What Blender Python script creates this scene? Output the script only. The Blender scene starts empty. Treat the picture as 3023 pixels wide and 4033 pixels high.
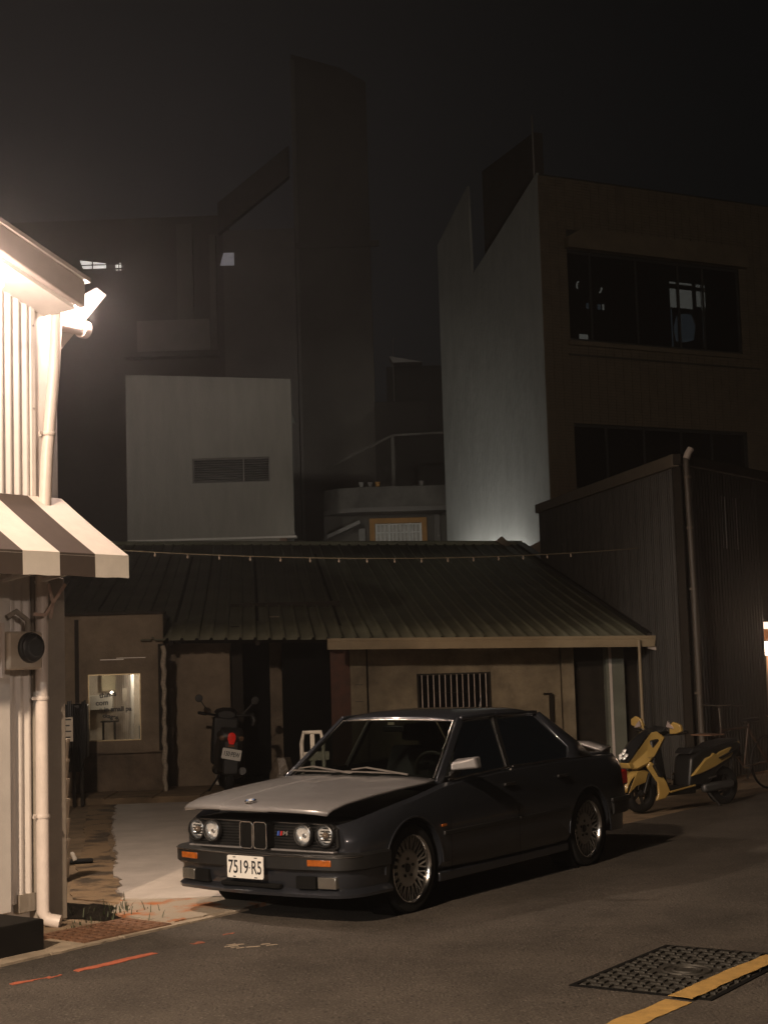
import bpy, bmesh, math, random
from math import sin, cos, pi, radians, atan2, sqrt
from mathutils import Vector, Matrix
random.seed(7)
S = bpy.context.scene
COL = S.collection

# ------------------------------------------------------------------ camera
PITCH, ROLL, CAMZ, FPX = 0.09702, -0.029913, 1.7416, 5999.0
fw = Vector((0, cos(PITCH), sin(PITCH))); rt = Vector((1, 0, 0)); up = rt.cross(fw)
R_ = rt*cos(ROLL) + up*sin(ROLL); U_ = up*cos(ROLL) - rt*sin(ROLL)
cd = bpy.data.cameras.new('camera'); cam = bpy.data.objects.new('camera', cd); COL.objects.link(cam)
cam.matrix_world = Matrix(((R_.x, U_.x, -fw.x, 0), (R_.y, U_.y, -fw.y, 0), (R_.z, U_.z, -fw.z, CAMZ), (0, 0, 0, 1)))
cd.sensor_fit = 'VERTICAL'; cd.sensor_height = 24; cd.lens = FPX/4033*24; cd.clip_end = 2000; cd.clip_start = 0.05
S.camera = cam

# ------------------------------------------------------------------ night sky, exposure
W = bpy.data.worlds.new('World'); S.world = W; W.use_nodes = True
wn = W.node_tree.nodes; wl = W.node_tree.links
sky = wn.new('ShaderNodeTexSky'); sky.sky_type = 'NISHITA'; sky.sun_disc = False
sky.sun_elevation = radians(6); sky.sun_rotation = radians(215)
bg = wn['Background']; # sky glow of the town: brightest low on the left, as in the photograph
tcw = wn.new('ShaderNodeTexCoord'); dp = wn.new('ShaderNodeVectorMath'); dp.operation = 'DOT_PRODUCT'; nv = wn.new('ShaderNodeVectorMath'); nv.operation = 'NORMALIZE'
wl.new(tcw.outputs['Generated'], nv.inputs[0]); wl.new(nv.outputs[0], dp.inputs[0]); gdir = Vector((-.30, 1, .18)).normalized(); dp.inputs[1].default_value = gdir
mxm = wn.new('ShaderNodeMath'); mxm.operation = 'MAXIMUM'; wl.new(dp.outputs['Value'], mxm.inputs[0]); mxm.inputs[1].default_value = 0
pw_ = wn.new('ShaderNodeMath'); pw_.operation = 'POWER'; wl.new(mxm.outputs[0], pw_.inputs[0]); pw_.inputs[1].default_value = 17
gm_ = wn.new('ShaderNodeMix'); gm_.data_type = 'RGBA'; gm_.blend_type = 'ADD'; gm_.inputs[0].default_value = 1
sc_ = wn.new('ShaderNodeVectorMath'); sc_.operation = 'SCALE'; sc_.inputs[0].default_value = (1, .87, .83); sm_ = wn.new('ShaderNodeMath'); sm_.operation = 'MULTIPLY'; sm_.inputs[1].default_value = 24
wl.new(pw_.outputs[0], sm_.inputs[0]); wl.new(sm_.outputs[0], sc_.inputs['Scale'])
wl.new(sky.outputs[0], gm_.inputs[6]); wl.new(sc_.outputs[0], gm_.inputs[7]); wl.new(gm_.outputs[2], bg.inputs[0]); bg.inputs[1].default_value = 0.0007
S.view_settings.view_transform = 'Standard'; S.view_settings.look = 'None'
S.view_settings.exposure = -0.1; S.view_settings.gamma = 1; S.view_settings.use_curve_mapping = False
S.render.engine = 'CYCLES'
cy = S.cycles; cy.use_denoising = True; cy.denoising_prefilter = 'ACCURATE'; cy.max_bounces = 6; cy.diffuse_bounces = 3; cy.glossy_bounces = 3
cy.transparent_max_bounces = 12; cy.transmission_bounces = 4; cy.volume_bounces = 0
cy.sample_clamp_indirect = 3; cy.caustics_reflective = False; cy.caustics_refractive = False
cy.volume_step_rate = 1

# ------------------------------------------------------------------ frames of the place
EL = Vector((.583, .813, 0)); NL = Vector((.813, -.583, 0)); OL = Vector((-2.41, 10.85, 0))
A_ROAD = atan2(EL.y, EL.x)
def L(s, off, z): return OL + EL*s + NL*off + Vector((0, 0, z))

def lamp(name, kind, loc, power, color, radius=.08, target=None, sx=None, sy=None, spot=None):
    d = bpy.data.lights.new(name, kind); d.energy = power; d.color = color
    if kind == 'AREA':
        d.size = sx
        if sy: d.shape = 'RECTANGLE'; d.size_y = sy
    else: d.shadow_soft_size = radius
    if spot: d.spot_size = radians(spot); d.spot_blend = .5
    o = bpy.data.objects.new(name, d); COL.objects.link(o); o.location = loc
    if target is not None: o.rotation_euler = (Vector(target)-Vector(loc)).to_track_quat('-Z', 'Y').to_euler()
    return o
WARM = (1, .68, .42)
P_EAVE, P_END, P_ALLEY, P_STREET, P_WASH, P_BOX, P_SHOP, P_ROOM = 78, 105, 640, 6300, 30, 5, 26, 19
lamp('assumed_eave_light', 'POINT', L(-1.0, .42, 4.28), P_EAVE, (1, .75, .63), .10)  # assumed lamp under the eave, just out of frame
lamp('end_light', 'POINT', L(.20, .10, 4.41), P_END, (1, .75, .65), .06)
lamp('alley_fill_light', 'SPOT', L(.32, -1.0, 4.05), P_ALLEY, (1, .78, .60), .08, target=(-1.6, 16.2, 0), spot=152)  # unseen lamp put on the hidden end wall to brighten the alley
lamp('assumed_street_light', 'SPOT', (-4.2, 1.5, 6.75), P_STREET, (1, .74, .52), .13, target=(-4.2+.16*6.75, 1.5+.36*6.75, 0), spot=126)  # assumed lamp out of frame, placed to suit the car's shadow
lamp('car_front_fill_light', 'SPOT', (-13, -14, 8.0), 7500, (1, .92, .82), .16, target=(-.6, 9.6, .2), spot=22)  # unseen spot without a fixture, added to brighten the car front and its glints
lamp('opposite_fill_light', 'SPOT', (8, -10, 6.0), 3600, (1, .76, .60), .14, target=(-2.5, 10.5, .35), spot=11)  # added spot, out of frame, to light the wall below the awning
lamp('grey_wall_fill_light', 'SPOT', (-1.3, 33.3, 3.9), 110, (1, .98, .90), .10, target=(1.9, 36.2, 7.5), spot=150)  # added behind the ridge to brighten the grey side wall
lamp('block_fill_light', 'SPOT', (-9, -30, 9.5), 17500, (1, .93, .80), .2, target=(-2.6, 31.5, 5.4), spot=12)  # unseen source added for the stucco block and upper roof alone
lamp('flats_fill_light', 'SPOT', (-10, -30, 10.5), 11000, (1, .90, .82), .2, target=(-5.5, 48, 13), spot=15)  # extra spot to lift the flats and tower; no lamp stands there
lamp('tile_fill_light', 'SPOT', (11, -26, 9.0), 8500, (1, .92, .78), .2, target=(6.2, 33, 9.6), spot=10.5)  # made-up spot brightening only the tiled facade
lamp('assumed_wash_light', 'AREA', (2.05, 34.6, 3.72), P_WASH, (1, .98, .92), target=(2.45, 34.75, 4.3), sx=3.6, sy=.05)  # assumed lamp behind the ridge, inferred from the bright wall foot
lamp('assumed_box_light', 'SPOT', (-1.75, 32.2, 3.75), P_BOX, (1, .9, .78), .05, target=(-1.75, 33, 4.6), spot=120)  # assumed lamp hidden by the roof, added to light the block from below
lamp('shop_light', 'POINT', (6.55, 23.6, 2.1), P_SHOP, (1, .62, .38), .15)
lamp('reflection_room_light', 'POINT', (-3.55, 21.75, 1.75), P_ROOM, (1, .86, .70), .06)  # added lamp for the room that stands for the window reflection

# ------------------------------------------------------------------ materials
MATS = {}
def mat(name, col, rough=.6, metal=0, vary=.15, scale=6, bump=.0, bscale=40, coat=0, spec=.5, emit=None, estr=0, stretch=None, col2=None, thr=None):
    if name in MATS: return MATS[name]
    m = bpy.data.materials.new(name); m.use_nodes = True; n = m.node_tree.nodes; l = m.node_tree.links
    b = n['Principled BSDF']; b.inputs['Roughness'].default_value = rough; b.inputs['Metallic'].default_value = metal
    b.inputs['Coat Weight'].default_value = coat; b.inputs['Coat Roughness'].default_value = .05; b.inputs['Specular IOR Level'].default_value = spec
    tc = n.new('ShaderNodeTexCoord'); src = tc.outputs['Object']
    if stretch:
        mp = n.new('ShaderNodeMapping'); mp.inputs['Scale'].default_value = stretch; l.new(src, mp.inputs[0]); src = mp.outputs[0]
    nz = n.new('ShaderNodeTexNoise'); nz.inputs['Scale'].default_value = scale; nz.inputs['Detail'].default_value = 6; nz.inputs['Roughness'].default_value = .65
    l.new(src, nz.inputs['Vector'])
    rp = n.new('ShaderNodeValToRGB'); e = rp.color_ramp.elements
    lo = [c*(1-vary) for c in col]; hi = [min(1, c*(1+vary)) for c in col]
    if col2: lo = list(col2); hi = list(col)
    e[0].position, e[1].position = thr or (.3, .7)
    e[0].color = (*lo, 1); e[1].color = (*hi, 1)
    l.new(nz.outputs['Fac'], rp.inputs[0]); l.new(rp.outputs[0], b.inputs['Base Color'])
    if bump:
        n2 = n.new('ShaderNodeTexNoise'); n2.inputs['Scale'].default_value = bscale; n2.inputs['Detail'].default_value = 5
        l.new(src, n2.inputs['Vector'])
        bp = n.new('ShaderNodeBump'); bp.inputs['Strength'].default_value = bump; bp.inputs['Distance'].default_value = .6/bscale
        l.new(n2.outputs['Fac'], bp.inputs['Height']); l.new(bp.outputs[0], b.inputs['Normal'])
    if emit: b.inputs['Emission Color'].default_value = (*emit, 1); b.inputs['Emission Strength'].default_value = estr
    MATS[name] = m; return m
def glass(name, tint, refl=1.0, rough=.02):
    m = bpy.data.materials.new(name); m.use_nodes = True; n = m.node_tree.nodes; l = m.node_tree.links
    n.remove(n['Principled BSDF']); out = n['Material Output']
    t = n.new('ShaderNodeBsdfTransparent'); t.inputs[0].default_value = (*tint, 1)
    g = n.new('ShaderNodeBsdfGlossy'); g.inputs['Roughness'].default_value = rough; g.inputs[0].default_value = (refl, refl, refl, 1)
    f = n.new('ShaderNodeFresnel'); f.inputs[0].default_value = 1.5
    mx = n.new('ShaderNodeMixShader'); l.new(f.outputs[0], mx.inputs[0]); l.new(t.outputs[0], mx.inputs[1]); l.new(g.outputs[0], mx.inputs[2])
    l.new(mx.outputs[0], out.inputs[0]); MATS[name] = m; return m

asphalt = mat('asphalt', (.068, .058, .048), .85, vary=.35, scale=1.3, bump=1.0, bscale=55, spec=.3)
def speckle(m, scale, amt, colr, w0=.2, w1=.5):
    n = m.node_tree.nodes; l = m.node_tree.links; b = n['Principled BSDF']
    src = b.inputs['Base Color'].links[0].from_socket
    tc = n.new('ShaderNodeTexCoord'); v = n.new('ShaderNodeTexVoronoi'); v.inputs['Scale'].default_value = scale
    l.new(tc.outputs['Object'], v.inputs['Vector'])
    r = n.new('ShaderNodeValToRGB'); r.color_ramp.elements[0].position = w0; r.color_ramp.elements[1].position = w1
    r.color_ramp.elements[0].color = (amt, amt, amt, 1); r.color_ramp.elements[1].color = (0, 0, 0, 1)
    l.new(v.outputs['Distance'], r.inputs[0])
    sp = n.new('ShaderNodeSeparateColor'); l.new(v.outputs['Color'], sp.inputs[0])
    pw = n.new('ShaderNodeMath'); pw.operation = 'POWER'; l.new(sp.outputs[0], pw.inputs[0]); pw.inputs[1].default_value = 2.5
    ml = n.new('ShaderNodeMath'); ml.operation = 'MULTIPLY'; l.new(r.outputs[0], ml.inputs[0]); l.new(pw.outputs[0], ml.inputs[1])
    mx = n.new('ShaderNodeMix'); mx.data_type = 'RGBA'; l.new(ml.outputs[0], mx.inputs[0]); l.new(src, mx.inputs[6]); mx.inputs[7].default_value = (*colr, 1)
    l.new(mx.outputs[2], b.inputs['Base Color'])
speckle(asphalt, 48, .8, (.16, .145, .125)); speckle(asphalt, 41, .95, (.012, .011, .010)); speckle(asphalt, 19, .55, (.21, .19, .16), .08, .2)
speckle(asphalt, .9, .35, (.025, .023, .021), .2, .7)
concrete_lt = mat('new_concrete', (.43, .385, .345), .8, vary=.16, scale=2.2, bump=.35, bscale=60)
concrete_br = mat('old_concrete', (.21, .15, .092), .9, vary=.45, scale=2.6, bump=.6, bscale=40)
concrete_kerb = mat('kerb_concrete', (.30, .245, .18), .9, vary=.3, scale=5, bump=.5, bscale=60)
stain = mat('rusty_concrete', (.29, .245, .19), .85, vary=.3, scale=3, bump=.5, bscale=50, col2=(.32, .105, .028), thr=(.40, .50))
dark_ground = mat('dark_ground', (.010, .008, .006), .95, vary=.5, scale=12, bump=1, bscale=60, spec=.05)
plaster = mat('ochre_plaster', (.29, .24, .165), .9, vary=.38, scale=3.2, bump=.4, bscale=30)
plaster2 = mat('brown_plaster', (.23, .18, .13), .9, vary=.32, scale=2.6, bump=.3, bscale=30)
plinth_m = mat('stained_plinth', (.16, .12, .085), .9, vary=.5, scale=3, bump=.4, bscale=30)
darkwood = mat('dark_wood', (.024, .019, .014), .7, vary=.4, scale=8, spec=.2)
redwood = mat('red_brown_wood', (.11, .04, .022), .6, vary=.4, scale=6)
roofgreen = mat('weathered_green_metal', (.150, .146, .100), .6, metal=.1, vary=.28, scale=1.2, bump=.15, bscale=20)
gutterm = mat('cream_gutter', (.36, .28, .175), .55, vary=.15, scale=4)
whitecorr = mat('white_corrugated_metal', (.74, .70, .66), .45, vary=.06, scale=3)
whitem = mat('white_painted_metal', (.72, .68, .63), .45, vary=.08, scale=5)
greypost = mat('grey_render', (.30, .265, .22), .8, vary=.15, scale=4, bump=.2)
pvc = mat('pale_pvc', (.66, .58, .52), .4, vary=.08, scale=8)
rakem = mat('grey_roof_trim', (.38, .33, .30), .5, vary=.12, scale=3)
black = mat('black_plastic', (.012, .012, .012), .45, vary=.2, scale=10)
blackmat = mat('matt_black', (.006, .006, .006), .9, vary=.1, spec=.1)
rubber = mat('tyre_rubber', (.012, .012, .012), .8, vary=.3, scale=20, bump=.2, spec=.25)
chrome = mat('chrome', (.75, .75, .75), .08, metal=1, vary=.03)
alloy = mat('polished_alloy', (.62, .61, .60), .16, metal=1, vary=.04)
discm = mat('cast_alloy', (.50, .48, .45), .36, metal=.6, vary=.06)
paint = mat('dark_silver_paint', (.038, .042, .052), .30, metal=.6, vary=.05, scale=20, coat=.9)
hoodp = mat('lit_car_paint', (.28, .272, .275), .36, metal=.45, vary=.06, scale=12, coat=.8)  # paler copy of the body paint, its lit look put into the colour
fabric = mat('seat_fabric', (.03, .03, .032), .9, vary=.2)
headm = mat('pale_headrest', (.30, .33, .32), .7, vary=.35, scale=14)
amber = mat('amber_lens', (.32, .085, .012), .2, vary=.3, scale=40, coat=.6)
redlens = mat('red_lens', (.45, .015, .01), .2, vary=.15, scale=30, coat=.6)
platem = mat('white_plate', (.72, .71, .67), .4, vary=.04)
ink = mat('black_ink', (.012, .014, .018), .5, vary=.1)
yellowp = mat('yellow_paint', (.38, .255, .075), .38, vary=.06, scale=6, coat=.5)
yellowl = mat('yellow_road_paint', (.40, .245, .07), .8, vary=.22, scale=14, bump=.5, bscale=120)
orangel = mat('faded_red_road_paint', (.40, .105, .05), .85, vary=.3, scale=20, bump=.5, bscale=120)
iron = mat('cast_iron', (.045, .042, .036), .6, metal=.3, vary=.35, scale=14, bump=.3)
rust = mat('rusty_iron', (.15, .075, .04), .8, vary=.4, scale=12, bump=.4)
greywall = mat('grey_cement_render', (.30, .30, .28), .85, vary=.16, scale=2.0, bump=.25, bscale=9, stretch=(1.6, 1.6, .5))
whitebox = mat('pale_stucco', (.36, .345, .31), .85, vary=.14, scale=1.6, bump=.25, bscale=24, stretch=(2.2, 2.2, .45))
tilem = mat('brown_glazed_tile', (.135, .10, .064), .5, vary=.3, scale=3)
groutm = mat('dark_grout', (.022, .018, .014), .9, vary=.2)
darkcorr = mat('dark_corrugated_metal', (.030, .027, .023), .55, metal=.2, vary=.3, scale=2, bump=.1)
trimbr = mat('beige_roof_trim', (.14, .115, .085), .6, vary=.2)
farwall = mat('far_dark_render', (.13, .12, .105), .9, vary=.2, scale=.6)
farwall2 = mat('far_grey_render', (.20, .185, .17), .9, vary=.2, scale=.6)
farpale = mat('far_pale_panel', (.30, .285, .265), .8, vary=.12, scale=2)
ochre = mat('ochre_frame', (.45, .22, .05), .6, vary=.2)
whitepl = mat('dusty_white_plastic', (.58, .54, .48), .5, vary=.12)
paper = mat('paper', (.62, .55, .46), .8, vary=.08, scale=10)
green = mat('leaf_green', (.035, .045, .018), .7, vary=.4, scale=30)
stripe_w = mat('cream_canvas', (.70, .65, .58), .85, vary=.06, scale=10, bump=.1, bscale=200)
stripe_d = mat('brown_black_canvas', (.058, .041, .031), .85, vary=.12, scale=10, bump=.1, bscale=200)
glass_dark = glass('dark_car_glass', (.26, .29, .27))
glass_clear = glass('clear_glass', (.85, .86, .84))
glass_win = glass('dark_window_glass', (.30, .31, .31))
lensg = glass('lamp_lens', (.9, .9, .9), 1, .05)
bulbm = mat('glowing_bulb', (1, .9, .8), .4, emit=(1, .78, .58), estr=14)
tubem = mat('glowing_tube', (1, .9, .8), .4, emit=(.95, .97, 1), estr=5)

# ------------------------------------------------------------------ mesh helpers
class MB:
    def __init__(s): s.v = []; s.f = []
    def add(s, vs, fs):
        k = len(s.v); s.v += [tuple(v) for v in vs]; s.f += [tuple(i+k for i in f) for f in fs]; return s
    def box(s, x0, x1, y0, y1, z0, z1):
        return s.add([(x, y, z) for x in (x0, x1) for y in (y0, y1) for z in (z0, z1)],
                     [(0, 1, 3, 2), (4, 6, 7, 5), (0, 4, 5, 1), (2, 3, 7, 6), (0, 2, 6, 4), (1, 5, 7, 3)])
    def obox(s, c, a, b, d):
        c, a, b, d = map(Vector, (c, a, b, d))
        return s.add([c+a*i+b*j+d*k for i in (-1, 1) for j in (-1, 1) for k in (-1, 1)],
                     [(0, 1, 3, 2), (4, 6, 7, 5), (0, 4, 5, 1), (2, 3, 7, 6), (0, 2, 6, 4), (1, 5, 7, 3)])
    def bar(s, p, q, w, t, upv=(0, 0, 1)):
        p, q = Vector(p), Vector(q); d = (q-p); h = d.length/2; d.normalize()
        a = d.cross(Vector(upv))
        if a.length < 1e-4: a = d.cross(Vector((1, 0, 0)))
        a.normalize(); b = a.cross(d)
        return s.obox((p+q)/2, d*h, a*w/2, b*t/2)
    def prism(s, poly, ax, a0, a1):
        n = len(poly)
        def P(p, a): return {'x': (a, p[0], p[1]), 'y': (p[0], a, p[1]), 'z': (p[0], p[1], a)}[ax]
        return s.add([P(p, a0) for p in poly]+[P(p, a1) for p in poly],
                     [tuple(range(n))[::-1], tuple(range(n, 2*n))]+[(i, (i+1) % n, n+(i+1) % n, n+i) for i in range(n)])
    def tube(s, path, r, n=8, closed=False):
        P = [Vector(p) for p in path]; m = len(P); rs = r if isinstance(r, (list, tuple)) else [r]*m
        k = len(s.v); a = None
        for i, p in enumerate(P):
            if closed: t = P[(i+1) % m]-P[i-1]
            else: t = P[min(i+1, m-1)]-P[max(i-1, 0)]
            t.normalize()
            if a is None:
                a = t.cross(Vector((0, 0, 1)))
                if a.length < 1e-3: a = t.cross(Vector((1, 0, 0)))
            else: a = a - t*a.dot(t)
            a.normalize(); b = t.cross(a)
            for j in range(n):
                w = 2*pi*j/n; s.v.append(tuple(p+(a*cos(w)+b*sin(w))*rs[i]))
        for i in range(m if closed else m-1):
            for j in range(n):
                i2 = (i+1) % m
                s.f.append((k+i*n+j, k+i*n+(j+1) % n, k+i2*n+(j+1) % n, k+i2*n+j))
        if not closed:
            s.f.append(tuple(k+j for j in range(n))[::-1]); s.f.append(tuple(k+(m-1)*n+j for j in range(n)))
        return s
    def lathe(s, prof, c, ax, n=24, closed=False, caps=True):
        c = Vector(c); ax = Vector(ax).normalized(); a = ax.cross(Vector((0, 0, 1)))
        if a.length < 1e-3: a = Vector((1, 0, 0))
        a.normalize(); b = ax.cross(a); k = len(s.v); m = len(prof)
        for (r, h) in prof:
            for j in range(n):
                w = 2*pi*j/n; s.v.append(tuple(c+ax*h+(a*cos(w)+b*sin(w))*r))
        for i in range(m if closed else m-1):
            for j in range(n):
                i2 = (i+1) % m
                s.f.append((k+i*n+j, k+i2*n+j, k+i2*n+(j+1) % n, k+i*n+(j+1) % n))
        if not closed and caps:
            s.f.append(tuple(k+j for j in range(n))); s.f.append(tuple(k+(m-1)*n+j for j in range(n))[::-1])
        return s
    def grid(s, rows, thick=None):
        k = len(s.v); m = len(rows); n = len(rows[0])
        for r in rows: s.v += [tuple(p) for p in r]
        for i in range(m-1):
            for j in range(n-1): s.f.append((k+i*n+j, k+i*n+j+1, k+(i+1)*n+j+1, k+(i+1)*n+j))
        return s
    def sweep(s, path, prof, closed_prof=True):
        # path: list of (x,y) plan points; prof: list of (out, z); out measured along the plan normal
        m = len(path); n = len(prof); k = len(s.v)
        for i, p in enumerate(path):
            p0 = Vector(path[max(i-1, 0)]); p1 = Vector(path[min(i+1, m-1)]); t = (p1-p0); t.normalize(); nn = Vector((-t.y, t.x))
            for (o, z) in prof: s.v.append((p[0]+nn.x*o, p[1]+nn.y*o, z))
        for i in range(m-1):
            for j in range(n if closed_prof else n-1):
                s.f.append((k+i*n+j, k+i*n+(j+1) % n, k+(i+1)*n+(j+1) % n, k+(i+1)*n+j))
        if closed_prof: s.f.append(tuple(k+j for j in range(n))[::-1]); s.f.append(tuple(k+(m-1)*n+j for j in range(n)))
        return s
    def mesh(s, name, smooth=None):
        me = bpy.data.meshes.new(name); me.from_pydata(s.v, [], s.f)
        bm = bmesh.new(); bm.from_mesh(me); bmesh.ops.recalc_face_normals(bm, faces=bm.faces); bm.to_mesh(me); bm.free()
        if smooth is not None:
            me.polygons.foreach_set('use_smooth', [True]*len(me.polygons)); me.set_sharp_from_angle(angle=radians(smooth))
        me.update(); return me
    def build(s, name, m, parent=None, smooth=None, bevel=None, seg=2, solid=None, label=None, kind=None):
        me = s.mesh(name, smooth if smooth is not None else (50 if bevel else None)); me.materials.append(m)
        o = bpy.data.objects.new(name, me); COL.objects.link(o)
        if parent: o.parent = parent
        if solid:
            md = o.modifiers.new('thickness', 'SOLIDIFY'); md.thickness = solid; md.offset = 0
        if bevel:
            md = o.modifiers.new('rounding', 'BEVEL'); md.width = bevel; md.segments = seg; md.limit_method = 'ANGLE'; md.angle_limit = radians(35)
        if label: o['label'] = label
        if kind: o['kind'] = kind
        return o
def tag(o, label=None, cat=None, group=None, kind=None):
    if label: o['label'] = label
    if cat: o['category'] = cat
    if group: o['group'] = group
    if kind: o['kind'] = kind
    return o
def empty(name, loc, rz, label, cat, group=None):
    o = bpy.data.objects.new(name, None); COL.objects.link(o); o.location = loc; o.rotation_euler = (0, 0, rz)
    return tag(o, label, cat, group)
def inst(name, me, parent, loc=(0, 0, 0), rot=(0, 0, 0), scale=(1, 1, 1)):
    o = bpy.data.objects.new(name, me); COL.objects.link(o); o.parent = parent; o.location = loc; o.rotation_euler = rot; o.scale = scale; return o
def text(name, body, size, m, parent, M, sx=1.0, depth=.001, bold=0):
    cu = bpy.data.curves.new(name, 'FONT'); cu.body = body; cu.size = size; cu.extrude = depth; cu.align_x = 'CENTER'; cu.align_y = 'CENTER'; cu.offset = bold
    t = bpy.data.objects.new('tmp', cu); COL.objects.link(t)
    me = bpy.data.meshes.new_from_object(t.evaluated_get(bpy.context.evaluated_depsgraph_get()))
    bpy.data.objects.remove(t); me.materials.clear(); me.materials.append(m)
    me.transform(Matrix.Diagonal((sx, 1, 1, 1))); me.transform(M)
    o = bpy.data.objects.new(name, me); COL.objects.link(o); o.parent = parent; return o
def basis(x, y, z, o): return Matrix(((x[0], y[0], z[0], o[0]), (x[1], y[1], z[1], o[1]), (x[2], y[2], z[2], o[2]), (0, 0, 0, 1)))
def catenary(p, q, sag, n): return [Vector(p).lerp(Vector(q), i/n)-Vector((0, 0, sag*4*(i/n)*(1-i/n))) for i in range(n+1)]
def rough_poly(pts, amp, step, closed=True):
    out = []; walk = 0
    for i, p in enumerate(pts if closed else pts[:-1]):
        q = pts[(i+1) % len(pts)]; d = math.dist(p, q)
        if d < 1e-6: continue
        nx, ny = -(q[1]-p[1])/d, (q[0]-p[0])/d; t = 0.0; first = True
        while t < d-step*.35:
            walk = .8*walk+random.gauss(0, amp*.6); a = 0 if first else max(-1.6*amp, min(1.6*amp, walk)); first = False
            out.append((p[0]+(q[0]-p[0])*t/d+nx*a, p[1]+(q[1]-p[1])*t/d+ny*a)); t += step*random.uniform(.35, 1.5)
    return out

# ================================================================== GROUND
g = MB().box(-400, 400, -200, 600, -.6, -.03).build('ground', concrete_br); tag(g, 'bare brown ground around the buildings', kind='structure')
def Lp(s, o): v = L(s, o, 0); return (v.x, v.y)
road = MB().prism([Lp(-60, .97), Lp(120, .97), Lp(120, 60), Lp(-60, 60)], 'z', -.3, 0).build('road', asphalt); tag(road, 'dark asphalt road in the foreground', kind='structure')
alley = MB().prism([(-14, 9), (-2.45, 9.3), Lp(1.2, .968), (-.4, 13), (-1, 23), (-14, 23)], 'z', -.3, -.012)
alley = alley.build('alley', concrete_br); tag(alley, 'brown concrete alley floor', kind='structure')
yard = MB().prism([(-1, 23), (-.4, 13), Lp(1.2, .968), Lp(30, .968), (6, 40), (-1, 40)], 'z', -.3, -.013).build('yard', concrete_br); tag(yard, 'old concrete yard before the low house', kind='structure')
slab = MB().prism(rough_poly([(-3.52, 19.75), (-2.98, 16.4), (-2.07, 11.72)], .022, .05, False) + [(-2.07, 11.72), (-1.6, 11.66), (-1.05, 11.75), (-.2, 12.3), (.9, 15.0), (2.0, 20.0)], 'z', -.1, .012)
slab = slab.build('concrete_slab', concrete_lt); tag(slab, 'pale new concrete slab', kind='structure')
chan = MB().prism(rough_poly([(-3.95, 20.0), (-2.47, 11.9), (-2.0, 11.6), (-2.08, 11.75), (-3.0, 16.4), (-3.53, 19.9)], .02, .15), 'z', -.1, -.004).build('alley_channel', mat('channel_concrete', (.25, .17, .095), .9, vary=.4, scale=2.2, bump=.8, bscale=26, col2=(.075, .055, .036), thr=(.42, .52))); tag(chan, 'rough brown drainage strip beside the pale slab', kind='structure')
patch = MB().prism(rough_poly([(-2.05, 11.6), (-1.98, 10.95), (-1.50, 10.55), (-1.10, 10.98), (-.62, 11.75), (-1.05, 11.66), (-1.6, 11.58)], .025, .12), 'z', -.1, .022).build('ramp_patch', stain); tag(patch, 'rust stained concrete ramp', kind='structure')
kerb = empty('kerb_strip', (0, 0, 0), 0, None, None); kerb['kind'] = 'structure'
for i in range(9):
    s0 = -4.6+i*.62
    MB().prism(rough_poly([Lp(s0+.006, .58), Lp(s0+.614, .58), Lp(s0+.614, .985), Lp(s0+.006, .985)], .006, .1), 'z', -.1, .014+random.uniform(-.002, .002)).build('kerb_slab', concrete_kerb, kerb)
# paving slabs along the low house
pave = MB().box(-7, 2.4, 19.95, 22.3, -.2, .05).build('pavement', concrete_br); tag(pave, 'raised pavement before the low house', kind='structure')
for i in range(12):
    for j in range(2):
        x0 = -6.2+i*.62; y0 = 19.97+j*.55
        MB().box(x0+.008, x0+.612, y0, y0+.54, 0, .075+random.uniform(-.004, .004)).build('paving_slab', concrete_br, pave, bevel=.01, seg=1)
# road markings
def marking(pts, m, z=.004, name='road_marking', step=.06, amp=.012):
    return MB().prism(rough_poly(pts, amp, step), 'z', z-.003, z).build(name, m, road)
def sline(a, b, w):
    a, b = Vector(a), Vector(b); d = (b-a).normalized(); n = Vector((-d.y, d.x))*w/2
    return [tuple(a+n), tuple(a-n), tuple(b-n), tuple(b+n)]
marking(sline((-1.86, 9.04), (-1.48, 9.53), .05), orangel, amp=.01, step=.05)
marking(sline((-2.16, 8.72), (-1.98, 8.90), .035), orangel, step=.04)
marking(sline((-1.98, 8.86), (-1.93, 8.95), .02), orangel, step=.04)
dullred = mat('worn_red_road_paint', (.26, .085, .045), .9, vary=.5, scale=40)
marking(sline((-1.29, 9.80), (-1.22, 9.85), .04), dullred, step=.02, amp=.02)
marking(sline((-1.12, 10.08), (-1.06, 10.15), .018), dullred, step=.02, amp=.012)
for k in range(8):
    a = (random.uniform(-1.1, -.78), random.uniform(9.6, 9.75)); 
    marking(sline(a, (a[0]+random.uniform(.02, .1), a[1]+random.uniform(.01, .04)), .012), concrete_kerb, step=.03, amp=.005)
# manhole cover with studs and the yellow line over it
MHc = Vector((1.49, 8.52, 0)); mhx = Vector((.60, .80, 0)); mhy = Vector((-.80, .60, 0))
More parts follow.
